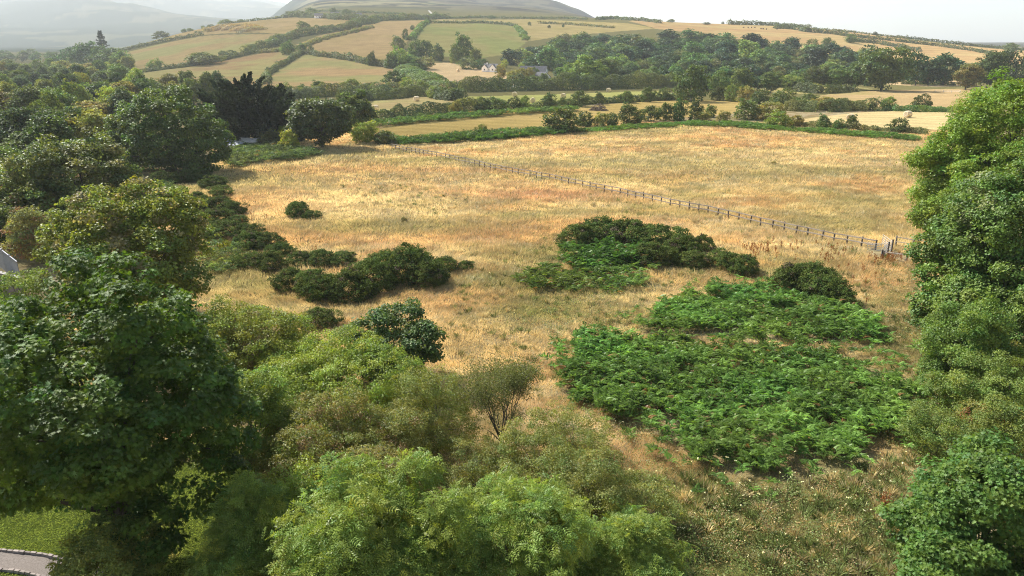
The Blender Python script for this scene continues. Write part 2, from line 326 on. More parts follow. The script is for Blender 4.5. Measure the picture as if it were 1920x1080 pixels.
def ground_color(X, Y):
    c = np.tile(np.array([0.20, 0.175, 0.065]), X.shape + (1,))
    near = Y < 330
    n1 = fbm(X / 16, Y / 12, 11, 4); n2 = fbm(X / 5, Y / 4, 23, 4); n3 = fbm(X / 1.6, Y / 1.1, 37, 3); n4 = fbm(X / 34, Y / 20, 51, 3)
    m = np.tile(C_TAN, X.shape + (1,))
    m = mixc(m, C_ORANGE, 0.78 * sstep(0.42, 0.68, n1)); m = mixc(m, C_STRAW, 0.75 * sstep(0.47, 0.68, n2)); m = mixc(m, C_STRAW * 1.08, 0.7 * sstep(0.55, 0.72, fbm(X / 2.6, Y / 1.5, 29, 3)))
    m = mixc(m, C_OLIVE, 0.55 * sstep(0.54, 0.76, n4)); m = mixc(m, C_OLIVE, 0.6 * sstep(0.58, 0.76, fbm(X / 7, Y / 5, 77, 4)))
    for P, rx, ry, col, w in BLOBS:
        d = ((X - P[0]) / rx) ** 2 + ((Y - P[1]) / ry) ** 2
        k = d < 6
        if k.any():
            wob = 0.55 + 0.9 * fbm(X[k] / 3.1, Y[k] / 2.3, 61, 3)
            m[k] = mixc(m[k], col, w * np.clip(np.exp(-d[k]) * wob * 1.3, 0, 1))
    m = m * (0.6 + 0.8 * n3)[..., None]
    c = np.where(near[..., None], m, c)
    nf = fbm(X / 45, Y / 45, 71, 4); nf2 = fbm(X / 9, Y / 9, 73, 3)
    for P, a, b in FIELDS:
        k = inpoly(X, Y, P)
        if k.any():
            f = mixc(np.tile(a, (k.sum(), 1)), b, sstep(0.38, 0.64, nf[k])) * (0.85 + 0.3 * nf2[k])[:, None]
            lines = 0.95 + 0.07 * np.sin((X[k] * 0.35 + Y[k] * 0.94) * 2 * np.pi / 9.0)
            c[k] = f * lines[:, None]
    far = sstep(1450, 1800, Y); k = far > 0
    if k.any():
        z = fbm(X[k] / 260, Y[k] / 260, 83, 5); z2 = fbm(X[k] / 90, Y[k] / 90, 87, 4)
        mm = np.tile(np.array([0.05, 0.075, 0.04]), (k.sum(), 1))
        a = X[k] / Y[k]
        hill = sstep(-0.29, -0.25, a)                     # the field-covered mountain; to the left a forested one
        tt = mixc(np.tile(np.array([0.12, 0.14, 0.075]), (k.sum(), 1)), np.array([0.36, 0.31, 0.15]), sstep(0.45, 0.55, z))
        tt = mixc(tt, np.array([0.05, 0.055, 0.045]), sstep(0.50, 0.58, z2) * 0.85)
        tt = mixc(tt, np.array([0.065, 0.058, 0.055]), sstep(-.115, -.03, a + (z - .5) * .3) * .62)
        mm = mixc(mm, np.array([0.16, 0.15, 0.07]), 0.8 * sstep(0.58, 0.66, z) * (1 - hill)); mm = mm * (1 - hill)[:, None] + tt * hill[:, None]
        c[k] = c[k] * (1 - far[k])[:, None] + mm * far[k][:, None]
    k = inpoly(X, Y, LAWN)
    if k.any():
        g = mixc(np.tile(np.array([0.115, 0.15, 0.03]), (k.sum(), 1)), np.array([0.30, 0.21, 0.085]), 0.8 * sstep(0.55, 0.72, n2[k]))
        c[k] = g * (0.8 + 0.4 * n3[k])[:, None]
    return np.clip(c, 0.01, 0.8)

def make_ground():
    rows = np.concatenate([np.arange(-80, 130, 0.7), np.linspace(130, 300, 150)[1:], np.exp(np.linspace(math.log(300), math.log(1450), 240))[1:], np.exp(np.linspace(math.log(1450), math.log(9600), 90))[1:]])
    t = np.linspace(-1, 1, 801); aa = 1.7 * (0.62 * t + 0.38 * t ** 3)
    A, Y = np.meshgrid(aa, rows); X = A * np.maximum(Y, 110)
    Z = terr(X, Y); c = ground_color(X.ravel(), Y.ravel())
    nr, nc = X.shape; i = np.arange(nr * nc).reshape(nr, nc)
    F = np.stack([i[:-1, :-1], i[:-1, 1:], i[1:, 1:], i[1:, :-1]], -1).reshape(-1, 4)
    b = MB(); b.raw(np.stack([X, Y, Z], -1).reshape(-1, 3), F.ravel(), np.full(len(F), 4), c)
    m, tr, out = newmat('meadow_ground'); N = tr.nodes.new; Lk = tr.links.new
    a = N('ShaderNodeAttribute'); a.attribute_name = 'col'; geo = N('ShaderNodeNewGeometry')
    n1 = N('ShaderNodeTexNoise'); n1.inputs['Scale'].default_value = 1.3; n1.inputs['Detail'].default_value = 8; n1.inputs['Roughness'].default_value = 0.7
    Lk(geo.outputs['Position'], n1.inputs['Vector'])
    mr = N('ShaderNodeMapRange'); mr.inputs[1].default_value = 0.3; mr.inputs[2].default_value = 0.7; mr.inputs[3].default_value = 0.7; mr.inputs[4].default_value = 1.25
    Lk(n1.outputs[0], mr.inputs[0]); h = N('ShaderNodeHueSaturation'); Lk(a.outputs['Color'], h.inputs['Color']); Lk(mr.outputs[0], h.inputs['Value'])
    bp = N('ShaderNodeBump'); bp.inputs['Strength'].default_value = 0.8; bp.inputs['Distance'].default_value = 0.5; Lk(n1.outputs[0], bp.inputs['Height'])
    d = N('ShaderNodeBsdfDiffuse'); d.inputs['Roughness'].default_value = 1; Lk(h.outputs[0], d.inputs[0]); Lk(bp.outputs[0], d.inputs['Normal']); Lk(d.outputs[0], out.inputs[0])
    o = b.build('ground', m, smooth=True); o['kind'] = 'structure'
make_ground()

# ------------------------------------------------------------------ leaf templates (length 1 along x)
T_LEAF = (np.array([[0, 0, 0], [0.45, 0.32, 0.07], [1, 0, -0.05], [0.45, -0.32, 0.07]]), [(0, 1, 2, 3)])
T_WIDE = (np.array([[0, 0, 0], [0.35, 0.42, 0.08], [0.8, 0.3, 0], [1, 0, -0.08], [0.8, -0.3, 0], [0.35, -0.42, 0.08]]), [(0, 1, 2, 3), (0, 3, 4, 5)])
_m = []
for ang, r in ((200, .12), (150, .42), (120, .26), (92, .62), (58, .36), (38, .85), (20, .5), (0, 1.0), (-20, .5), (-38, .85), (-58, .36), (-92, .62), (-120, .26), (-150, .42)):
    _m.append([0.15 + r * 0.85 * math.cos(math.radians(ang)), r * 0.72 * math.sin(math.radians(ang)), 0.1 * abs(math.sin(math.radians(ang))) * r - 0.05 * r])
T_MAPLE = (np.array(_m), [(0, 1, 2, 3, 4, 5, 6, 7), (0, 7, 8, 9, 10, 11, 12, 13)])
def pinnate(n, w, l0, arch=0.25):
    V = []; F = []
    for i in range(n):
        t = 0.25 + 0.7 * i / max(n - 1, 1); z = -arch * t * t
        for sgn in (-1, 1):
            k = len(V); L = l0 * (1 - 0.35 * abs(t - 0.55)); dx, dy = 0.55, sgn * 0.84
            V += [[t, 0, z], [t + dx * L * .5 - w * .5, dy * L * .5, z + .03], [t + dx * L, dy * L, z - .06], [t + dx * L * .5 + w * .5, dy * L * .5, z + .03]]
            F.append((k, k + 1, k + 2, k + 3))
    k = len(V); V += [[.95, 0, -arch * .9], [1.1, w * .5, -arch], [1.35, 0, -arch * 1.3], [1.1, -w * .5, -arch]]; F.append((k, k + 1, k + 2, k + 3))
    return (np.array(V), F)
T_ASH = pinnate(4, 0.13, 0.42)
T_ASHLO = pinnate(2, 0.3, 0.5)
def frond(n, w=0.15):
    V = []; F = []
    for i in range(n):
        t = 0.16 + 0.8 * i / (n - 1); z = 0.42 * t - 0.62 * t * t
        L = 0.36 * (1 - t) + 0.05; w_ = w * (1.1 - 0.5 * t)
        for sgn in (-1, 1):
            k = len(V); V += [[t, 0, z], [t + L * .30 - w_ * .4, sgn * L * .55, z + .015], [t + L * .42, sgn * L, z - .05], [t + L * .30 + w_ * .6, sgn * L * .5, z + .015]]
            F.append((k, k + 1, k + 2, k + 3))
    return (np.array(V), F)
T_FROND = frond(8); T_FROND_LO = frond(4, 0.2)
T_BLADE = (np.array([[0, -0.5, 0], [0, 0.5, 0], [0.6, 0.35, 0.0], [1, 0, -0.0], [0.6, -0.35, 0.0]]), [(0, 1, 2, 3, 4)])

FOL = np.array([1.95, 1.7, 1.15])
def unit(n, rng):
    v = rng.normal(size=(n, 3)); return v / np.linalg.norm(v, axis=1)[:, None]
def lobes_for(Rr, H, base, n, rng, spread=0.8):
    """ellipsoids that make up an uneven crown"""
    Rr *= 0.93; zc = base + (H - base) * 0.47; hz = (H - base) / 2 * .96
    L = [(0, 0, zc, Rr * 0.66, Rr * 0.66, hz * 0.84)]
    for i in range(n):
        d = unit(1, rng)[0]; d[2] = abs(d[2]) * 1.2 - 0.42
        d /= np.linalg.norm(d); r = rng.uniform(0.2, 0.48)
        k = spread * rng.uniform(0.7, 1.12)
        L.append((d[0] * Rr * k * .92, d[1] * Rr * k * .92, zc + d[2] * hz * k * .92, Rr * r, Rr * r, min(Rr, hz) * r * rng.uniform(.75, 1)))
    for i in range(n):                                    # shoots and boughs that stand out of the outline
        d = unit(1, rng)[0]; d[2] = abs(d[2]) * 1.3 - 0.3; d /= np.linalg.norm(d); r = rng.uniform(0.09, 0.2); k = rng.uniform(.86, 1.16)
        L.append((d[0] * Rr * k * .95, d[1] * Rr * k * .95, zc + d[2] * hz * k * .95, Rr * r, Rr * r, Rr * r * rng.uniform(.8, 1.5)))
    return L
def crown(b, lobes, nleaf, lsize, csize, col, rng, tmpl=T_LEAF, per=None, var=0.3, hue=0.12, up=0.55, flat=0.65, inner=0.15, alt=None, altp=0.1, zmin=0.4, droop=0.0):
    """leaf clumps spread over the crown's lobes"""
    lobes = np.array(lobes, float); area = (lobes[:, 3] * lobes[:, 5]); per = per or 60
    ncl = max(6, int(nleaf / per)); pick = rng.choice(len(lobes), ncl * 5, p=area / area.sum())
    L = lobes[pick]; d = unit(len(L), rng)
    rad = np.where(rng.random(len(L)) < inner, rng.uniform(.3, .75, len(L)), rng.uniform(.72, 1.08, len(L)))
    C = L[:, :3] + d * L[:, 3:6] * rad[:, None]
    deep = np.full(len(C), 9.0)
    for l in lobes:
        deep = np.minimum(deep, np.linalg.norm((C - l[:3]) / l[3:6], axis=1))
    keep = ((deep > 0.78) | (rng.random(len(C)) < inner * 0.6)) & (C[:, 2] > zmin)
    C = C[keep][:ncl]; d = d[keep][:ncl]; ncl = len(C)
    if ncl == 0: return C
    cr = csize * rng.uniform(.55, 1.45, ncl); cv = rng.normal(1, var * .55, ncl).clip(.45, 1.7); chv = rng.normal(0, hue, ncl)
    isalt = rng.random(ncl) < altp if alt is not None else np.zeros(ncl, bool)
    w = cr ** 2; idx = rng.choice(ncl, nleaf, p=w / w.sum())
    dd = unit(nleaf, rng); dd[:, 2] = np.where(dd[:, 2] < -0.15, dd[:, 2] * 0.5, dd[:, 2]); out = d[idx]
    dd = dd + 0.45 * out; dd /= np.linalg.norm(dd, axis=1)[:, None]
    rr = cr[idx] * rng.random(nleaf) ** 0.4 * np.where(rng.random(nleaf) < .12, rng.uniform(1, 1.5, nleaf), 1)
    P = C[idx] + dd * rr[:, None] * np.array([1, 1, flat]); P[:, 2] = np.maximum(P[:, 2], 0.1)
    N = dd * 0.5 + out * 0.25 + np.array([0, 0, up]) + rng.normal(0, .38, (nleaf, 3)); N /= np.linalg.norm(N, axis=1)[:, None]
    T = np.cross(N, rng.normal(size=(nleaf, 3))); T[:, 2] -= droop * np.linalg.norm(T, axis=1)
    T = T + 0.5 * out * np.linalg.norm(T, axis=1)[:, None]
    c = (np.asarray(col, float) * FOL)[None] * (cv[idx] * rng.normal(1, var * .5, nleaf).clip(.4, 1.8))[:, None]
    hs = chv[idx] + rng.normal(0, hue * .5, nleaf)
    c = c * np.stack([1 + hs, 1 + hs * .15, 1 - hs * .6], 1)
    if alt is not None: c = np.where(isalt[idx][:, None], np.asarray(alt)[None] * (c.mean(1) / np.mean(np.asarray(col) * FOL))[:, None], c)
    b.scatter(tmpl, P, T, N, lsize * rng.uniform(.65, 1.3, nleaf), np.clip(c, .004, .7))
    return C
def limbs(b, C, H, r0, rng, n=12, col=(0.10, 0.085, 0.065), lean=(0, 0), split=0.25, topk=0.75, sides=8):
    top = np.array([lean[0], lean[1], H * topk]); k = np.linspace(0, 1, 7)[:, None]
    wob = rng.normal(0, r0 * .5, (7, 3)); wob[0] = 0; wob[:, 2] = 0
    pts = top * k + wob; pts[0, 2] = -0.4
    rad = r0 * (1 - 0.8 * k[:, 0]) * np.array([1.35, 1, .95, .9, .85, .8, .7])
    b.tube(pts, rad, sides, col)
    if len(C) == 0: return
    for i in rng.choice(len(C), min(n, len(C)), replace=False):
        e = C[i]; t = np.clip(rng.uniform(split, .85) * min(1, e[2] / max(H * topk, .1)), .1, .9)
        s = np.array([np.interp(t, k[:, 0], pts[:, j]) for j in range(3)]); mid = (s + e) / 2 + np.array([0, 0, .12 * H * rng.uniform(-.3, .6)])
        q = np.linspace(0, 1, 5)[:, None]; P = s * (1 - q) ** 2 + 2 * mid * q * (1 - q) + e * q ** 2
        rr = np.interp(t, k[:, 0], rad) * rng.uniform(.35, .6)
        b.tube(P, rr * (1 - .82 * q[:, 0]), 5, col)
def tree(name, label, cat, loc, Rr, H, base, nleaf, lsize, csize, col, seed, tmpl=T_LEAF, mat=None, nl=11, nlimb=14, r0=None, group=None, bark=(0.10, 0.085, 0.065), extra_lobes=(), lobes=None, trunk=True, **kw):
    rng = np.random.default_rng(seed); t = empty(name, tuple(loc)); tag(t, label, cat, group)
    L = lobes if lobes is not None else lobes_for(Rr, H, base, nl, rng) + list(extra_lobes)
    b = MB(); C = crown(b, L, nleaf, lsize, csize, col, rng, tmpl, **kw); b.build('crown', mat or M_LEAF, t)
    if trunk:
        b = MB(); limbs(b, C, H, r0 or H * .022, rng, nlimb, bark); b.build('trunk', M_BARK, t, smooth=True)
    return t
def place(u, vtop, Y, wpx, ub=None):
    """ground position, height and crown radius of a tree seen at u with its top at vtop, standing at distance Y"""
    p = at(u, vtop, Y); g = np.array([p[0], Y, float(terr(p[0], Y))]); H = p[2] - g[2]
    mid = np.array([p[0], Y, g[2] + H * .5]); return g, H, wpx * depth(mid) / FOC / 2
# ================================================================== THE VALLEY AND THE HILL BEHIND
DARK = (0.034, 0.056, 0.020); MID = (0.055, 0.086, 0.026); OLIVE = (0.085, 0.092, 0.034); PALE = (0.105, 0.14, 0.038); BLUE = (0.032, 0.052, 0.028)
TONES = [('dark green', DARK), ('mid green', MID), ('olive', OLIVE), ('pale green', PALE), ('blackish green', BLUE)]
def proto(kind, Rr, H, base, nl, nleaf, ls, cs, col, seed, **kw):
    rng = np.random.default_rng(seed); b = MB(); L = lobes_for(Rr, H, base, nl, rng)
    C = crown(b, L, nleaf, ls, cs, col, rng, per=26, **kw); o = b.build(kind, M_LEAFV, link=False); me = o.data; bpy.data.objects.remove(o)
    b = MB(); limbs(b, C, H, H * .024, rng, 7, sides=6); o = b.build('trunk', M_BARK, smooth=True, link=False); mt = o.data; bpy.data.objects.remove(o)
    return me, mt
SHAPES = [('round', 6.0, 13, 0.6, 9), ('broad', 7.6, 12, 0.6, 12), ('tall', 4.8, 15, 0.8, 9), ('lopsided', 6.2, 13, 0.6, 6)]
FARP = {}; MIDP = {}
for si, (sn, r_, h_, b_, n_) in enumerate(SHAPES):
    for ti, (tn, tc) in enumerate(TONES):
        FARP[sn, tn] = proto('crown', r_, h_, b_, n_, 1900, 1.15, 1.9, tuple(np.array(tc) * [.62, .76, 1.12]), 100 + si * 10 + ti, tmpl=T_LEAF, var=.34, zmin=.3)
        MIDP[sn, tn] = proto('crown', r_, h_, b_, n_, 8000, 0.52, 1.25, tc, 200 + si * 10 + ti, tmpl=T_WIDE, var=.32, zmin=.3)
BUSHP = {}
for ti, (tn, tc) in enumerate(TONES):
    for k in range(3):
        BUSHP[tn, k] = proto('crown', 3.0, 4.6, -0.6, 7, 2600, 0.42, .75, tc, 300 + ti * 5 + k, tmpl=T_LEAF, var=.32, zmin=.05)
rng = np.random.default_rng(21)
def inst(name, label, cat, pr, loc, sx, sz, rz, group=None, trunk=True):
    t = empty(name, tuple(loc), rz); tag(t, label, cat, group); t.scale = (sx, sx, sz)
    o = bpy.data.objects.new('crown', pr[0]); COL.objects.link(o); o.parent = t
    if trunk:
        o = bpy.data.objects.new('trunk', pr[1]); COL.objects.link(o); o.parent = t
    return t
def inst_single(name, label, cat, pr, loc, sx, sz, rz, group=None):
    t = bpy.data.objects.new(name, pr[0]); COL.objects.link(t); t.location = tuple(loc); t.scale = (sx, sx, sz); t.rotation_euler = (0, 0, rz)
    return tag(t, label, cat, group)

def hedge(label, uv, h, w, col, ls=None, name='hedgerow', cat='hedge', seed=0, lump=0.45, mat=None, cover=1.5, kind=None, world=None, tmpl=T_LEAF, group=None):
    if uv and min(v for u, v in uv) < 150: h *= .82; w *= .72
    elif uv and 'road' not in label: h *= .78; w *= .85
    rg = np.random.default_rng(seed + 900); P = np.array(world) if world is not None else np.array([GH(u, v, 1650) for u, v in uv])
    seg = np.linalg.norm(np.diff(P[:, :2], axis=0), axis=1); s = np.concatenate([[0], np.cumsum(seg)]); Ln = s[-1]
    Ym = P[:, 1].mean(); ls = ls or max(0.22, Ym / 731 * 1.25)
    n = int(np.clip(Ln * (w + 2 * h) / (ls * ls * .34) * cover, 200, 90000))
    t = rg.random(n) * Ln; x = np.interp(t, s, P[:, 0]); y = np.interp(t, s, P[:, 1]); k = np.clip(np.searchsorted(s, t) - 1, 0, len(seg) - 1)
    dx = (P[k + 1, 0] - P[k, 0]) / (seg[k] + 1e-6); dy = (P[k + 1, 1] - P[k, 1]) / (seg[k] + 1e-6)
    th = rg.uniform(-.15, np.pi + .15, n); cl = max(h * 1.2, 2.0)
    hh = h * (1 - lump + 2 * lump * fbm(t / cl, t * 0 + seed, seed + 3, 3)); ww = w * (1 - lump * .5 + lump * fbm(t / cl, t * 0 + 9.0, seed + 4, 2))
    big = fbm(t / (cl * .5), th * 1.4, seed + 5, 2)
    rr = (.72 + .5 * big) * np.where(rg.random(n) < .8, 1, rg.uniform(.4, 1, n))
    off = np.cos(th) * ww / 2 * rr; up = np.maximum(np.sin(th), 0) * hh * rr
    wob = (fbm(t / (cl * 3), t * 0 + 4.0, seed + 8, 2) - .5) * w * .9
    X = x - dy * (off + wob); Y = y + dx * (off + wob); Z = terr(X, Y) + up + .05
    N = np.stack([-dy * np.cos(th), dx * np.cos(th), np.abs(np.sin(th)) + .35], 1) + rg.normal(0, .4, (n, 3))
    N /= np.linalg.norm(N, axis=1)[:, None]; T = np.cross(N, rg.normal(size=(n, 3)))
    c = (np.asarray(col) * [1.5, 1.4, 1.15])[None] * ((.55 + .9 * fbm(t / cl, th, seed + 6, 3)) * rg.normal(1, .18, n).clip(.5, 1.6))[:, None]
    hs = (fbm(t / (cl * 2), t * 0, seed + 7, 2) - .5) * .6; c = c * np.stack([1 + hs, 1 + .2 * hs, 1 - .5 * hs], 1)
    o0 = P.mean(0); b = MB(); b.scatter(tmpl, np.stack([X, Y, Z], 1) - o0, T, N, ls * rg.uniform(.7, 1.35, n), np.clip(c, .004, .6))
    o = b.build(name, mat or M_LEAF); o.location = o0
    return tag(o, label, cat, group, kind)
HD = (0.045, 0.062, 0.026); HB = (0.05, 0.085, 0.024); HO = (0.07, 0.08, 0.032)
HEDGES = [
 ('long thin hedge along the skyline field over the yellow field', [(222, 98), (258, 90), (300, 81), (345, 72), (380, 66)], 4.5, 5, HD),
 ('hedge along the foot of the yellow field behind the round bush', [(236, 139), (270, 136), (303, 131)], 3, 4, HD),
 ('low hedge climbing right from the round bush', [(308, 130), (340, 127), (375, 121), (420, 113), (458, 104), (482, 99)], 4, 6, HD),
 ('wide overgrown hedge between yellow field and orange hill field', [(470, 98), (500, 90), (520, 80), (545, 70), (590, 64), (640, 57), (675, 46), (700, 41)], 8, 20, HD),
 ('lower branch of the overgrown hedge beside the orange field', [(480, 100), (520, 97), (565, 90), (598, 76), (640, 66), (700, 52)], 3.5, 10, HO),
 ('curving hedge running uphill between two small hill fields', [(496, 158), (501, 142), (515, 131), (540, 118), (566, 101)], 4.5, 6, HD),
 ('straight hedge falling rightwards below the orange hill field', [(570, 100), (605, 106), (650, 112), (690, 121), (735, 128)], 5, 7, HD),
 ('hedge up the left side of the green hill field', [(766, 76), (777, 66), (790, 51), (800, 44)], 4.5, 9, HB),
 ('hedge along the top of the green hill field', [(800, 43), (860, 44), (905, 43), (945, 46), (968, 50)], 3.5, 5, HD),
 ('hedge down the right side of the green hill field', [(968, 51), (978, 62), (986, 76)], 3.5, 10, HB),
 ('wooded belt with a few roofs across the hilltop', [(530, 33), (570, 32), (610, 34), (650, 37), (700, 39), (760, 37), (800, 36), (830, 34)], 8, 26, HD),
 ('dark hedge along the hilltop road left of the mountain foot', [(430, 41), (480, 38), (530, 34)], 3, 4, HD),
 ('hedge across the pale hilltop above the wooded belt', [(545, 26), (600, 22), (650, 23), (720, 26), (760, 27)], 3, 5, HD),
 ('thin hedge on the ridge right of the mountain foot', [(830, 35), (900, 33), (960, 35), (1060, 35), (1100, 37)], 3, 6, HD),
 ('broken hedge below the ridge top above the wood', [(1010, 44), (1060, 46), (1120, 50), (1150, 53)], 3, 5, HO),
 ('bushy hedge on the ridge crest right of centre', [(1120, 38), (1150, 36), (1180, 36), (1210, 40), (1240, 44)], 5, 9, HD),
 ('dark hedge on the skyline behind the cattle', [(1365, 46), (1400, 45), (1440, 45), (1460, 46)], 7, 9, HD),
 ('second skyline hedge right of the cattle', [(1456, 46), (1490, 47), (1520, 49)], 5, 6, HD),
 ('thick hedge slanting down right from the cattle field', [(1450, 53), (1490, 55), (1510, 60), (1545, 62), (1590, 68)], 6, 14, HD),
 ('long straight hedge across the right ridge fields', [(1590, 68), (1650, 74), (1700, 80), (1760, 87), (1820, 95), (1880, 106)], 4.5, 6, HD),
 ('lower hedge above the oaks on the right ridge', [(1590, 77), (1640, 81), (1690, 90), (1722, 97)], 5, 8, HD),
 ('upper skyline hedge falling to the right edge', [(1680, 68), (1740, 73), (1800, 81), (1860, 88), (1920, 95), (1980, 99)], 4, 5, HD),
 ('short hedge on the crest between skyline fields', [(1560, 57), (1600, 60), (1640, 66), (1700, 72)], 2.5, 5, HO),
 ('thick dark hedge along the valley road', [(862, 172), (920, 171), (1000, 169), (1100, 168), (1200, 165), (1262, 163)], 7.5, 9, HD),
 ('scrubby hedge behind the left bale field', [(640, 191), (700, 188), (760, 182), (800, 181), (850, 189), (872, 188)], 6, 10, HD),
 ('roadside hedge along the stubble field', [(838, 168), (880, 166), (940, 163), (1000, 160), (1060, 160)], 4, 5, HD),
 ('hedge between the left bale field and the golden strip', [(700, 228), (750, 220), (800, 216), (860, 212), (905, 207), (960, 206)], 5.0, 6, HD),
 ('dark hedge between the bale field and the golden strip', [(960, 206), (1030, 203), (1100, 196), (1180, 192), (1250, 187), (1290, 186)], 3.2, 5, HD),
 ('bushy bank between the tan field and the straw field', [(1470, 206), (1530, 208), (1580, 206), (1620, 207), (1645, 206)], 5, 10, HO),
 ('green bank along the back of the straw field', [(1655, 207), (1700, 209), (1750, 209), (1790, 210)], 2.5, 7, HB),
 ('low scrub along the near edge of the straw field', [(1490, 236), (1540, 240), (1600, 244), (1660, 248), (1740, 252)], 2.2, 4, HO),
 ('dark scrub strip left of the right hand oaks', [(1490, 172), (1540, 175), (1600, 172)], 5, 7, HD),
 ('dry stone bank under the gap trees', [(1690, 158), (1740, 159), (1790, 160)], 2.5, 5, HD),
 ('hedge across the far pale field in the left valley', [(-100, 132), (0, 130), (60, 127), (118, 124)], 4, 6, HD),
 ('line of scrub at the meadow end behind the fence', [(735, 267), (770, 268), (900, 262), (1000, 252), (1060, 247)], 2.2, 5, HB),
 ('scrubby gully left of the stubble field', [(752, 112), (768, 128), (785, 145), (805, 158), (835, 166)], 5, 26, (0.06, 0.09, 0.035)),
 ('dry brown scrub patch under the hilltop hedge', [(385, 60), (420, 54), (450, 53), (480, 58)], 5, 40, (0.12, 0.10, 0.06)),
 ('hedges and bushes filling the valley left of the bales', [(500, 185), (560, 184), (620, 180), (690, 178), (760, 171)], 6, 14, HD),
]
for i, (lab, uv, h, w, c) in enumerate(HEDGES):
    hedge(lab, uv, h, w, c, seed=i * 13 + 1)

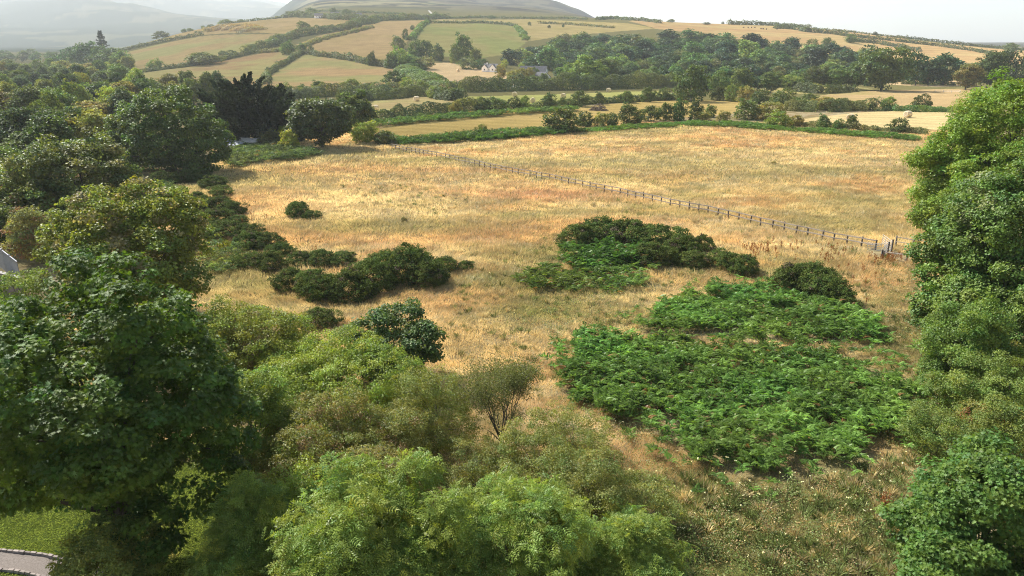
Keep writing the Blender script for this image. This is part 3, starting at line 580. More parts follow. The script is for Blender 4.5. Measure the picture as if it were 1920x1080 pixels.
# --- single bushes and small trees on hill and valley: (bearing, foot, width, height in photo pixels, tone)
BUSHES = [
 (290, 131, 26, 18, 1, 'round bush alone at the foot of the yellow field'), (382, 121, 62, 20, 1, 'low rounded thicket on the hedge below the yellow field'),
 (420, 106, 18, 9, 0, 'small bush in the hedge right of the thicket'), (434, 106, 22, 11, 0, 'small dark bush pair member beside the yellow field hedge'),
 (475, 98, 14, 14, 0, 'upright bush at the right corner of the yellow field'), (462, 99, 9, 8, 0, 'tiny bush just left of the upright corner bush'),
 (540, 102, 26, 22, 0, 'dark round tree where the hill hedges meet'), (568, 100, 15, 16, 0, 'upright tree at the hedge junction, right of the round one'), (583, 100, 10, 12, 0, 'smallest tree at the hill hedge junction'),
 (568, 56, 22, 14, 1, 'leaning tree over the overgrown hill hedge'), (301, 70, 26, 12, 0, 'skyline bush cluster left on the hilltop field'), (345, 60, 10, 6, 0, 'little skyline bush on the left hilltop'),
 (356, 56, 12, 5, 0, 'low skyline scrub bush between two bushes'), (381, 46, 8, 5, 0, 'isolated small skyline bush'), (396, 44, 12, 5, 0, 'flat skyline bush left of the larger clump'), (423, 42, 26, 8, 0, 'largest bush clump on the left hilltop skyline'), (452, 37, 12, 5, 0, 'skyline bush at the hilltop road'),
 (584, 30, 22, 14, 0, 'dark tree left in the hilltop belt of roofs'), (625, 27, 14, 10, 0, 'dark round tree above the hilltop roofs'), (648, 28, 18, 9, 0, 'broad tree right of the hilltop roofs'),
 (760, 74, 12, 18, 0, 'upright tree at the corner of the green hill field'), (747, 91, 24, 20, 0, 'round dark tree left of the green hill field corner'), (774, 56, 9, 8, 0, 'small bush on the hedge left of the green field'), (803, 43, 9, 9, 0, 'bush at the top corner of the green hill field'),
 (697, 123, 18, 22, 0, 'dark tree at the low end of the sloping hill hedge'), (735, 128, 24, 26, 0, 'dark tree right of the sloping hill hedge end'), (752, 128, 34, 34, 1, 'grey green tree at the gully top'), (780, 108, 30, 30, 0, 'left of the dark trees under the green field'), (800, 110, 30, 28, 0, 'dark tree under the green field, beside the gap'), (823, 114, 22, 26, 0, 'dark tree under the middle of the green field'),
 (870, 116, 34, 44, 0, 'tall two headed tree standing up into the green field'), (853, 118, 22, 28, 0, 'dark tree left of the tall two headed tree'), (890, 120, 22, 26, 1, 'tree right of the tall two headed tree'),
 (993, 48, 6, 6, 0, 'tiny round tree left in the upper ridge field'), (1030, 53, 6, 5, 0, 'tiny round tree right in the upper ridge field'), (1056, 51, 5, 5, 0, 'third tiny tree in the upper ridge field'), (922, 35, 14, 5, 0, 'skyline bush right of the mountain foot'), (1258, 41, 15, 5, 0, 'skyline bush above the middle of the wood'), (1324, 46, 14, 4, 0, 'low skyline bush between two fields'), (1355, 45, 6, 4, 0, 'small skyline bush left of the dark hedge'),
 (1640, 66, 8, 6, 0, 'small skyline tree on the right ridge'), (1595, 80, 22, 14, 1, 'pale bush where the right ridge hedges meet'), (1520, 93, 26, 18, 0, 'dark round tree at the top right of the wood'), (1549, 94, 22, 19, 0, 'second dark round tree at the top right of the wood'), (1617, 102, 22, 9, 1, 'pale round tree under the ridge stubble'), (1690, 97, 16, 9, 0, 'bush at the end of the lower ridge hedge'), (1895, 96, 26, 13, 0, 'skyline trees at the right edge'),
 (737, 166, 40, 28, 0, 'spreading oak in the valley below the hill fields'), (765, 172, 34, 22, 3, 'bright green bush right of the spreading oak'), (790, 172, 26, 20, 1, 'bush left of the gully foot'), (812, 184, 24, 20, 1, 'pale bush at the corner of the left bale field'), (833, 186, 20, 19, 0, 'dark round bush at the bale field corner'), (857, 187, 27, 19, 0, 'larger dark round bush at the bale field corner'), (660, 168, 34, 18, 1, 'bush in the valley hedge under the lower hill field'), (690, 170, 22, 13, 0, 'low bush in the valley hedge right of the cypress'), (600, 172, 30, 18, 0, 'dark bush in the valley hedge behind the dark sycamore'), (530, 184, 36, 24, 1, 'bush beside the cypress in the valley hedge'), (570, 180, 28, 18, 0, 'bush between the cypress and the dark sycamore'),
 (855, 216, 26, 26, 2, 'olive tree rising from the hedge by the left bale field'), (782, 215, 16, 11, 2, 'low bush on the hedge below the left bale field'), (900, 197, 16, 15, 3, 'bright bush in the gap between the two bale fields'), (875, 197, 30, 12, 2, 'olive scrub between the two bale fields'), (905, 209, 30, 24, 0, 'wide dark bush at the hedge left of the bushes row'), (935, 209, 34, 22, 0, 'broad dark bush beside the wide dark bush'),
 (967, 207, 17, 24, 0, 'first of the round hedge bushes above the golden strip'), (984, 206, 18, 24, 1, 'second round hedge bush, touching the first'), (1029, 204, 28, 25, 0, 'third round hedge bush, wide, above the golden strip'), (1054, 203, 16, 18, 0, 'small hedge bush between two wide round ones'), (1084, 200, 34, 25, 0, 'wide hedge bush left of the brush pile'), (1124, 196, 18, 20, 0, 'round hedge bush over the brush pile'), (1175, 193, 26, 20, 1, 'hedge bush right of the brush pile'), (1213, 191, 26, 23, 0, 'domed hedge bush two right of the brush pile'), (1248, 188, 30, 22, 0, 'wide hedge bush at the right end of the golden strip'),
 (1057, 249, 62, 38, 0, 'largest dark hawthorn at the left end of the meadow hedge'), (1098, 238, 34, 27, 0, 'second hawthorn from the left on the meadow hedge'), (1128, 238, 30, 24, 2, 'olive hawthorn, third from the left on the meadow hedge'), (1146, 237, 22, 24, 0, 'narrow hawthorn tucked behind the olive one'), (1180, 233, 48, 33, 0, 'large round hawthorn midway on the meadow hedge'), (1216, 228, 36, 25, 0, 'hawthorn right of the large round one'), (1247, 226, 30, 28, 0, 'hawthorn with a flat left side on the meadow hedge'), (1273, 226, 32, 34, 0, 'tall dark hawthorn on the meadow hedge'), (1302, 225, 24, 30, 0, 'slim hawthorn right of the tall dark one'), (1332, 220, 22, 20, 0, 'small round hawthorn before the gap in the hedge'), (1316, 226, 30, 16, 2, 'low grey olive bush before the gap'), (1358, 226, 26, 16, 2, 'low bush beside the dense thicket'),
 (1402, 224, 44, 32, 0, 'left half of the dense dark thicket'), (1440, 224, 50, 30, 2, 'right half of the dense dark thicket'), (1455, 239, 46, 27, 3, 'bright round bush on the meadow edge below the thicket'), (1488, 238, 26, 20, 2, 'dry olive bush right of the bright round bush'), (1543, 243, 22, 25, 0, 'first dark bush on the meadow edge before the straw field'), (1573, 243, 19, 19, 0, 'second dark bush on the meadow edge, the smallest'), (1595, 243, 20, 24, 0, 'third dark bush on the meadow edge before the straw field'), (1682, 249, 38, 26, 0, 'round dark bush at the right end of the meadow edge'),
 (1295, 190, 62, 56, 0, 'big dense tree at the end of the bale field'), (1371, 190, 26, 28, 1, 'weeping round tree among the valley bushes'), (1346, 188, 30, 22, 0, 'dark bush right of the big dense tree'), (1400, 193, 32, 28, 2, 'pale olive tree right of the weeping tree'), (1428, 195, 34, 25, 0, 'dark round tree in the valley clump'), (1472, 197, 44, 28, 0, 'dark tree at the right end of the valley clump'), (1517, 192, 32, 14, 0, 'low dark bush alone before the tan field'), (1500, 205, 30, 18, 0, 'bush at the left of the bushy bank'), (1540, 206, 36, 22, 2, 'tallest bush on the bushy bank'), (1575, 206, 30, 18, 0, 'bush midway on the bushy bank'), (1600, 206, 30, 14, 1, 'low bush right on the bushy bank'), (1636, 207, 14, 13, 0, 'dark end bush of the bushy bank'), (1665, 206, 24, 22, 1, 'small bush with a thin top behind the straw field'), (1729, 203, 30, 25, 0, 'leaning round tree alone behind the straw field'), (1497, 171, 40, 18, 0, 'dark shrub clump behind the valley clump'), (1530, 172, 26, 14, 2, 'grey olive shrub in the scrub strip'),
 (958, 153, 17, 18, 2, 'left of the grey clipped trees beside the farmhouse'), (940, 149, 20, 24, 2, 'grey rounded tree next to the white farmhouse'), (975, 152, 18, 22, 2, 'third grey rounded tree from the farmhouse'), (990, 151, 18, 22, 2, 'fourth grey rounded tree from the farmhouse'), (1002, 150, 18, 22, 0, 'dark rounded tree before the barn'), (945, 127, 14, 13, 3, 'pale bush behind the farmhouse roof'), (979, 128, 12, 8, 3, 'small pale bush behind the grey trees'), (1005, 126, 20, 11, 3, 'pale golden bush at the wood edge behind the barn'), (1028, 152, 9, 9, 0, 'clipped lollipop tree in front of the barn'), (899, 130, 8, 5, 0, 'dark shrub at the farmhouse corner'),
 (930, 166, 28, 14, 1, 'roadside bush below the stubble field'), (874, 168, 18, 13, 0, 'round roadside bush below the stubble bales'), (952, 164, 8, 12, 0, 'slim roadside bush by the car'), (1000, 166, 40, 20, 0, 'dark roadside bush right of the car'), (1020, 164, 22, 22, 0, 'upright roadside tree in front of the barn'),
 (1116, 162, 30, 20, 2, 'olive bush before the wood edge'), (1160, 162, 40, 14, 0, 'low dark bushes along the wood foot'), (1195, 162, 30, 22, 2, 'round olive tree on the wood edge'), (1255, 160, 36, 20, 1, 'round tree beside the big dense tree'),
]
def bush_at(u, v, w, h, ti, lab, name='hedge_bush', cat='bush'):
    g = GH(u, v); d = depth(g); k = int(rng.integers(3)); r = w * d / FOC / 2 * 1.06; H = h * d / FOC * 1.12
    return inst(name, lab, cat, BUSHP[TONES[ti][0], k], g, r / 3.0, H / 4.6, rng.uniform(0, 6.28), trunk=h > 14)
for q in BUSHES:
    big = q[3] > 20 or 'tree' in q[5]
    bush_at(*q, name='small_tree' if big else 'hedge_bush', cat='tree' if big else 'bush')

# --- hillside wood: every crown a tree of its own
WOOD = [(742, 122), (800, 128), (850, 132), (900, 126), (960, 116), (1010, 106), (1055, 88), (1120, 84), (1200, 82), (1270, 74), (1330, 78), (1400, 90), (1500, 101), (1570, 108), (1640, 122), (1720, 136), (1800, 148), (1920, 156), (1960, 164), (1800, 160), (1700, 158), (1560, 166), (1440, 170), (1330, 176), (1270, 160), (1200, 160), (1120, 160), (1060, 154), (1040, 142), (1010, 128), (930, 124), (880, 130), (820, 134), (760, 128)]
WP = np.array(WOOD, float); used = {}
def unique(lab):
    return lab
zone_u = [(800, 'left of the farmhouse'), (940, 'behind the farmhouse'), (1060, 'behind the barn'), (1180, 'over the valley road'), (1290, 'above the big dense tree'), (1400, 'above the valley clump'), (1500, 'above the tan field'), (1620, 'left of the gap trees'), (1760, 'over the gap trees'), (3000, 'at the right end')]
vv = 72.0; row = 0
while vv < 178:
    st = 25.0; uu = 735 + (row % 2) * st / 2
    while uu < 1960:
        u = uu + rng.uniform(-8, 8); v = vv + rng.uniform(-3, 3); uu += st
        if not inpoly(np.array([u]), np.array([v]), WP)[0]: continue
        g = GH(u, v, 1120); sn = SHAPES[int(rng.choice(4, p=[.36, .3, .16, .18]))][0]; ti = int(rng.choice(5, p=[.34, .28, .12, .08, .18]))
        d = depth(g); w = 29 * d / FOC / 2 * rng.uniform(.75, 1.25); r_ = dict((s[0], s[1]) for s in SHAPES)[sn]
        sx = w / r_; sz = np.clip(sx * rng.uniform(.85, 1.1), .7, 1.7) * (.68 + .32 * sstep(78, 110, np.array(v))); sx = np.clip(sx * 1.15, .7, 2.2); sz = sz * .9
        zu = next(z for lim, z in zone_u if u < lim); e = [p for p in WOOD]
        zv = 'high in the hillside wood' if v < 104 else ('midway up the hillside wood' if v < 136 else 'low in the hillside wood')
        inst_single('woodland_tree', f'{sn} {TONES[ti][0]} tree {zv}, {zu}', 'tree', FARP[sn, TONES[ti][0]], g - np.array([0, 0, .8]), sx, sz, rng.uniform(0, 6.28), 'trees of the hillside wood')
    vv += 8.2; row += 1
# --- tree line right of the wood with trunks showing, and far clumps
for (u, v, w, h, sn, ti, lab) in [
 (1652, 170, 100, 74, 'broad', 0, 'largest broad oak on the valley floor under the ridge'), (1600, 168, 46, 46, 'round', 0, 'dark oak left of the largest broad oak'), (1565, 168, 44, 40, 'round', 1, 'green oak two left of the largest broad oak'), (1530, 167, 44, 40, 'broad', 0, 'dark oak at the left end of the oak line'),
 (1716, 160, 50, 56, 'broad', 0, 'oak with a bare lower trunk right of the largest oak'), (1740, 160, 40, 50, 'tall', 0, 'slim oak with bare trunk in the gap'), (1768, 160, 56, 56, 'lopsided', 0, 'forked oak leaning over the gap'), (1810, 168, 52, 46, 'round', 2, 'grey green willow at the right of the gap'), (1850, 165, 60, 62, 'round', 0, 'oak behind the right hand ash trees'), (1895, 160, 60, 60, 'broad', 0, 'oak at the right edge behind the ash trees'),
 (1480, 170, 44, 30, 'round', 1, 'tree left of the oak line behind the scrub'), (1445, 174, 40, 36, 'round', 0, 'dark tree at the corner of the wood'), (1345, 178, 40, 40, 'broad', 1, 'broad tree behind the weeping tree'), (1390, 176, 46, 44, 'round', 0, 'dark tree behind the pale olive tree'), (1220, 160, 40, 30, 'broad', 1, 'tree on the wood foot by the road'),
 (1100, 162, 80, 50, 'broad', 1, 'huge rounded tree at the wood foot right of the barn'), (1070, 160, 50, 40, 'round', 1, 'rounded tree just right of the barn'), (1135, 160, 50, 46, 'round', 0, 'dark tree right of the huge rounded tree'),
 (135, 128, 46, 36, 'broad', 0, 'hazy tree at the left of the far valley clump'), (165, 127, 40, 44, 'round', 0, 'tallest hazy tree in the far valley clump'), (190, 128, 44, 38, 'broad', 0, 'hazy tree midway in the far valley clump'), (212, 128, 40, 34, 'round', 1, 'hazy tree right in the far valley clump'), (232, 128, 34, 30, 'round', 1, 'pale end tree of the far valley clump by the field'), (112, 128, 26, 24, 'round', 0, 'small hazy tree left of the far valley clump'),
 ]:
    g = G(u, v); d = depth(g); s = [x for x in SHAPES if x[0] == sn][0]; r = w * d / FOC / 2; H = h * d / FOC * 1.04
    if 1690 < u < 1790: inst_pr = FARP[sn, TONES[ti][0]]
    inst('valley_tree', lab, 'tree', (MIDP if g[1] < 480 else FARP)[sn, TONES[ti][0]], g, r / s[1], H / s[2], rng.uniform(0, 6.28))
for k, (u, v) in enumerate([(0, 118), (22, 117), (45, 116), (70, 116), (95, 118), (-25, 118), (-55, 118), (12, 112), (60, 110), (96, 112), (-40, 111)]):
    g = G(u, v); sn = SHAPES[k % 4][0]; d = depth(g)
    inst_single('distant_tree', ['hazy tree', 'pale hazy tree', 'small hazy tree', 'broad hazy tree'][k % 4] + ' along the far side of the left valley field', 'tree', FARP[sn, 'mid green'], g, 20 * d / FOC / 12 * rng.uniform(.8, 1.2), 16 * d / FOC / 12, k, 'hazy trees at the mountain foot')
def conifer(name, label, loc, Rr, H, col, seed, n=2500, ls=.9):
    rg = np.random.default_rng(seed); t = empty(name, tuple(loc)); tag(t, label, 'tree'); b = MB()
    nb = 90; hz = rg.random(nb) ** .8; az = rg.uniform(0, 6.28, nb); ln = Rr * (1.05 - hz) * rg.uniform(.6, 1.25, nb)
    k = rg.integers(0, nb, n); q = rg.random(n) ** .7
    P = np.stack([np.cos(az[k]) * ln[k] * q, np.sin(az[k]) * ln[k] * q, H * (.12 + .88 * hz[k]) + q * ln[k] * .35], 1) + rg.normal(0, .35, (n, 3))
    T = np.stack([np.cos(az[k]), np.sin(az[k]), np.full(n, .5)], 1); N = np.array([0, 0, 1.0]) + rg.normal(0, .5, (n, 3))
    b.scatter(T_LEAF, P, T, N, ls * rg.uniform(.7, 1.3, n), np.array(col)[None] * rg.uniform(.6, 1.4, n)[:, None]); b.build('crown', M_NEEDLE, t)
    b = MB(); b.tube([(0, 0, -.4), (0, 0, H * .5), (0, 0, H * .97)], [H * .02, H * .013, .05], 7, (.09, .075, .06)); b.build('trunk', M_BARK, t, smooth=True)
    return t
g = G(196, 112); conifer('conifer', 'spiky conifer standing above the far valley clump', g, 14 * depth(g) / FOC, 50 * depth(g) / FOC, (.03, .045, .022), 5, ls=1.4)

# --- hay bales
def make_bale(rad=0.8, ln=1.35):
    b = MB(); n = 22; rgb = np.random.default_rng(4); rings = [(-ln / 2, .0), (-ln / 2, .62), (-ln / 2 - .02, .9), (-ln / 2 + .05, 1), (-ln / 6, 1.015), (ln / 6, 1.01), (ln / 2 - .05, 1), (ln / 2 + .02, .9), (ln / 2, .62), (ln / 2, 0)]
    V = []; C = []
    for x, r in rings:
        for i in range(n):
            a = 2 * np.pi * i / n; rr = rad * r * (1 + rgb.normal(0, .015)); V.append([x + rgb.normal(0, .012), rr * math.cos(a), max(rr * math.sin(a), -rad * .96) + rad * .95])
            C.append(np.array([0.58, 0.47, 0.30]) * rgb.uniform(.75, 1.2) * (0.6 if x in (-ln / 2, ln / 2) and r < .7 and i % 2 else 1))
    F = [(i * n + k, i * n + (k + 1) % n, (i + 1) * n + (k + 1) % n, (i + 1) * n + k) for i in range(len(rings) - 1) for k in range(n)]
    b.poly(V, F, np.array(C)); o = b.build('hay_bale', M_HAY, link=False, smooth=True); me = o.data; bpy.data.objects.remove(o); return me
BALE = make_bale()
for k, (u, v, sc, lab) in enumerate([(704, 208, 1, 'round bale at the left end of the left bale field'), (781, 190, 1, 'round bale at the back of the left bale field'), (965, 181, 1, 'round bale left in the bright green bale field'), (999, 193, 1, 'round bale behind the round hedge bushes'), (1056, 184, 1, 'round bale midway in the bright green field'), (1141, 173, 1, 'round bale at the far hedge of the bright green field'),
   (1701, 220, 1, 'large round hay bale lying in the straw field'), (1594, 226, 1, 'pale bale half hidden by the meadow edge bushes'), (790, 121, .9, 'bale at the top corner of the stubble field'), (859, 134, .8, 'dark bale high in the stubble field'), (873, 154, .9, 'dark bale low in the stubble field'), (888, 150, .9, 'dark bale right of the low stubble bale'), (831, 157, .9, 'bale at the left edge of the stubble field'), (846, 158, .9, 'bale beside the gully scrub')]):
    o = bpy.data.objects.new('hay_bale', BALE); COL.objects.link(o); o.location = tuple(G(u, v)); o.rotation_euler = (0, 0, [1.0, .7, 1.2, 1.5, 1.1, .9, .35, .8, 1, 2, 1.5, 1.2, .9, 1.3][k]); o.scale = (sc * 1.45,) * 3
    tag(o, lab, 'hay bale', 'round bales in the cut fields')

# --- cattle on the ridge: one continuous body each
def make_cow():
    me = bpy.data.meshes.new('cow'); J = [(0, 0, 1.12), (-.55, 0, 1.15), (.5, 0, 1.1), (.85, 0, 1.25), (1.12, 0, 1.38), (1.42, 0, 1.12), (-.86, 0, 1.2), (-1.0, 0, .75)]; E = [(0, 1), (0, 2), (2, 3), (3, 4), (4, 5), (1, 6), (6, 7)]; Rd = [.40, .36, .36, .24, .17, .09, .16, .03]
    for x, hx in ((.48, 2), (-.58, 1)):
        for y in (-.2, .2):
            k = len(J); kn = (x - .06, y, .45) if x < 0 else (x + .02, y, .42)
            J += [(x, y, .75), kn, (x, y, .04)]; E += [(hx, k), (k, k + 1), (k + 1, k + 2)]; Rd += [.17, .08, .07]
    k = len(J); J += [(1.1, .24, 1.48), (1.1, -.24, 1.48)]; E += [(4, k), (4, k + 1)]; Rd += [.05, .05]
    me.from_pydata(J, E, []); o = bpy.data.objects.new('cow', me); COL.objects.link(o)
    md = o.modifiers.new('skin', 'SKIN'); o.modifiers.new('sub', 'SUBSURF').levels = 1
    for i, v in enumerate(me.skin_vertices[0].data): v.radius = (Rd[i], Rd[i]); v.use_root = (i == 0)
    dg = bpy.context.evaluated_depsgraph_get(); m2 = bpy.data.meshes.new_from_object(o.evaluated_get(dg)); bpy.data.objects.remove(o)
    ca = m2.attributes.new('col', 'FLOAT_COLOR', 'POINT'); nv = len(m2.vertices); ca.data.foreach_set('color', np.tile([.07, .035, .02, 1], nv).astype(np.float32)); m2.materials.clear(); m2.materials.append(M_COAT); return m2
COW = make_cow()
for k, (u, v) in enumerate([(1394, 53), (1403, 53), (1409, 53), (1415, 53), (1427, 55), (1431, 55.5), (1437, 56), (1457, 56)]):
    o = bpy.data.objects.new('cow', COW); COL.objects.link(o); g = G(u, v); o.location = tuple(g); o.scale = (1.25,) * 3; o.rotation_euler = (0, 0, [.2, 3.3, .5, 2.9, 0, 3.5, .8, 3][k])
    tag(o, ['first brown cow from the left on the ridge field', 'second brown cow from the left on the ridge', 'third brown cow, close to the fourth', 'fourth brown cow in the ridge group', 'fifth brown cow, left of the lower three', 'middle cow of the lower three on the ridge', 'right cow of the lower three on the ridge', 'brown cow standing apart by the thick ridge hedge'][k], 'cow', 'brown cattle grazing the ridge field')

# --- brush pile, stump, dead tree
def brush_pile(label, loc, Rr, H, seed, n=420):
    rg = np.random.default_rng(seed); b = MB()
    for i in range(n):
        a = rg.uniform(0, 6.28); r = Rr * math.sqrt(rg.random()); p = np.array([math.cos(a) * r, math.sin(a) * r * .7, H * (1 - (r / Rr) ** 2) * rg.random()]); d = unit(1, rg)[0]; d[2] *= .35; L = rg.uniform(.6, 1.8)
        b.beam(p - d * L * .5, p + d * L * .5, .1, .1, np.array([.17, .13, .10]) * rg.uniform(.6, 1.4))
    o = b.build('brush_pile', M_WOOD); o.location = tuple(loc); return tag(o, label, 'brush pile')
g = G(1122, 207); brush_pile('grey brown heap of cut branches on the golden strip', g, 17 * depth(g) / FOC, 13 * depth(g) / FOC, 3)

# --- buildings
WHITE = (0.86, 0.85, 0.83); SLATE = (0.17, 0.165, 0.16)
def gable_house(name, label, loc, rz, L, Wd, eave, ridge, wall=WHITE, roofc=SLATE, wins=3, gables=(), chim=(), cat='house', door=True):
    """long block with its ridge along x; gables: (x, width, projection, ridge height) wings facing -y"""
    t = empty(name, tuple(loc), rz); tag(t, label, cat); b = MB(); x, y = L / 2, Wd / 2
    b.poly([(-x, -y, -.5), (x, -y, -.5), (x, y, -.5), (-x, y, -.5), (-x, -y, eave), (x, -y, eave), (x, y, eave), (-x, y, eave), (-x, 0, ridge), (x, 0, ridge)], [(0, 1, 5, 4), (2, 3, 7, 6), (1, 2, 6, 9, 5), (3, 0, 4, 8, 7)], wall)
    for gx, gw, pr, rh in gables:
        h = gw / 2; b.poly([(gx - h, -y - pr, -.5), (gx + h, -y - pr, -.5), (gx + h, -y + .05, -.5), (gx - h, -y + .05, -.5), (gx - h, -y - pr, eave), (gx + h, -y - pr, eave), (gx + h, -y + .05, eave), (gx - h, -y + .05, eave), (gx, -y - pr, rh)], [(0, 1, 5, 8, 4), (1, 2, 6, 5), (3, 0, 4, 7)], wall)
    b.build('wall', M_RENDER, t)
    b = MB(); o_ = .35; th = .16; sl = (ridge - eave) / y
    for sgn in (-1, 1):
        e = (sgn * (y + o_), eave - o_ * sl); V = []
        for xx in (-x - .25, x + .25): V += [(xx, e[0], e[1]), (xx, 0, ridge + .02), (xx, 0, ridge + .02 + th), (xx, e[0], e[1] + th)]
        b.poly(V, [(0, 1, 2, 3), (7, 6, 5, 4), (0, 4, 5, 1), (3, 2, 6, 7), (0, 3, 7, 4), (1, 5, 6, 2)], roofc)
    for gx, gw, pr, rh in gables:
        h = gw / 2 + .3; s2 = (rh - eave) / (gw / 2); back = -y + (rh - eave) / sl
        for sgn in (-1, 1):
            ez = eave - .3 * s2; V = []
            for yy in (-y - pr - .3, min(back, 0)): V += [(gx + sgn * h, yy, ez + .01), (gx, yy, rh + .03), (gx, yy, rh + .03 + th), (gx + sgn * h, yy, ez + th + .01)]
            b.poly(V, [(0, 1, 2, 3), (7, 6, 5, 4), (0, 4, 5, 1), (3, 2, 6, 7), (0, 3, 7, 4), (1, 5, 6, 2)], roofc)
    rf = b.build('roof', M_SLATE, t)
    for cx, cz in chim:
        b = MB(); b.box((cx, 0, cz - .5), (.9, .7, 2.0), 0, wall); b.box((cx, 0, cz + .55), (1.05, .85, .16), 0, (.3, .28, .26)); b.tube([(cx, 0, cz + .6), (cx, 0, cz + 1.0)], [.14, .12], 8, (.35, .2, .13)); b.build('chimney', M_RENDER, rf)
    spots = [(-x + L * (i + .5) / wins, -y) for i in range(wins) if not any(abs(-x + L * (i + .5) / wins - gx) < gw / 2 + .5 for gx, gw, pr, rh in gables)] + [(gx, -y - pr) for gx, gw, pr, rh in gables]
    for wx, wy in spots:
        b = MB(); zc = eave * .55
        for dx_, dz_, ww_, hh_ in ((-.55, 0, .1, 1.2), (.55, 0, .1, 1.2), (0, .6, 1.2, .1), (0, -.6, 1.2, .1), (0, 0, .06, 1.1)): b.box((wx + dx_, wy - .03, zc + dz_), (ww_, .08, hh_), 0, (.75, .75, .73))
        f_ = b.build('window', M_RENDER, t); b = MB(); b.box((wx, wy - .012, zc), (1.0, .03, 1.1), 0, (.03, .035, .04)); b.build('pane', M_GLASS, f_)
    if door:
        b = MB(); b.box((L * .06, -y - .02, 1.0), (.95, .06, 2.1), 0, (.12, .05, .04)); dr = b.build('door', M_RENDER, t); b = MB(); b.box((L * .06 + .35, -y - .07, 1.0), (.12, .05, .05), 0, (.5, .45, .3)); b.build('handle', M_METAL, dr)
    return t
g = G(921, 134); k = depth(g) / FOC
gable_house('farmhouse', 'white farmhouse with grey roof and two white gables below the wood', g, -.4, 27 * k, 7, 2.6, 5.4, gables=((-27 * k * .31, 4.6, 1.2, 4.8), (27 * k * .30, 5.0, 1.2, 5.0)), chim=((-3.2, 5.8),))
g = G(1000, 147); gable_house('barn', 'long dark roofed barn behind the grey rounded trees', g, -.25, 46 * k, 9, 4.0, 8.0, roofc=(.10, .10, .105), wins=4, cat='barn')
g = G(1016, 152); gable_house('cottage', 'low white cottage with a dark roof and white gable edge by the barn', g, -.9, 9, 7, 2.6, 5.6, roofc=(.11, .11, .115), wins=2, cat='house')
for u, v, lab in ((628, 31, 'tiny white house in the hilltop belt'), (671, 33, 'second tiny white house right on the hilltop'), (598, 34, 'small grey roofed house left in the hilltop belt')):
    g = G(u, v); gable_house('hill_house', lab, g, .3, 11, 7, 3, 6, wins=3)
g = at(206, 262, 178); g[2] = float(terr(g[0], g[1]))
gable_house('bungalow', 'grey roofed bungalow half buried in the left hand trees', g, 2.3, 11, 8, 2.8, 5.6, roofc=(.42, .43, .44), chim=((2.5, 6.0),), wins=3)
def shed(name, label, loc, rz, L, Wd, h, pitch, wall, roofc, flat=False):
    t = empty(name, tuple(loc), rz); tag(t, label, 'shed'); b = MB(); b.box((0, 0, h / 2 - .2), (L, Wd, h + .4), 0, wall); b.build('wall', M_RENDER, t)
    b = MB()
    x, y = L / 2 + .3, Wd / 2 + .3
    if flat: b.poly([(-x, -y, h), (x, -y, h), (x, y, h + pitch), (-x, y, h + pitch), (-x, -y, h + .15), (x, -y, h + .15), (x, y, h + pitch + .15), (-x, y, h + pitch + .15)], [(3, 2, 1, 0), (4, 5, 6, 7), (0, 1, 5, 4), (1, 2, 6, 5), (2, 3, 7, 6), (3, 0, 4, 7)], roofc)
    else: b.poly([(-x, -y, h), (x, -y, h), (x, y, h), (-x, y, h), (-x * .15, 0, h + pitch), (x * .15, 0, h + pitch)], [(3, 2, 1, 0), (0, 1, 5, 4), (1, 2, 5), (2, 3, 4, 5), (3, 0, 4)], roofc)
    b.build('roof', M_SLATE, t)
    b = MB(); b.box((L * .2, -Wd / 2 - .02, h * .45), (.9, .06, h * .85), 0, (.25, .22, .18)); b.build('door', M_WOOD, t)
    return t
g = at(414, 274, 184); g[2] = 0; shed('shed', 'shed with a pale hipped roof beside the big round tree', g, -.5, 4.6, 4, 1.9, 1.1, (.45, .42, .38), (.42, .42, .42))
g = at(466, 276, 186); g[2] = 0; shed('shed', 'low shed with a flat buff roof in front of the cypress', g, -.25, 6, 3.6, 1.6, .5, (.45, .42, .38), (.55, .50, .42), True)
g = at(440, 277, 182); g[2] = 0; shed('lean_to', 'small white lean to between the two sheds', g, -.3, 3.0, 2.0, 1.2, .4, (.5, .5, .5), (.36, .37, .39), True)
def low_wall(name, label, p, q, h, th, col, coping=None, mat=None, cat='wall'):
    t = empty(name, tuple((np.array(p) + np.array(q)) / 2)); tag(t, label, cat); o0 = (np.array(p) + np.array(q)) / 2; p = np.array(p) - o0; q = np.array(q) - o0
    b = MB(); b.beam(p + [0, 0, h / 2 - .1], q + [0, 0, h / 2 - .1], th, h + .2, col); b.build('wall', mat or M_RENDER, t)
    if coping: b = MB(); b.beam(p + [0, 0, h + .04], q + [0, 0, h + .04], th + .12, .08, coping); b.build('coping', M_STONE, t)
    return t
p = at(262, 292, 172); q = at(292, 289, 176); p[2] = q[2] = 0; low_wall('garden_wall', 'pale garden wall under the big round tree', p, q, 1.1, .25, (.7, .68, .63), (.6, .58, .54))

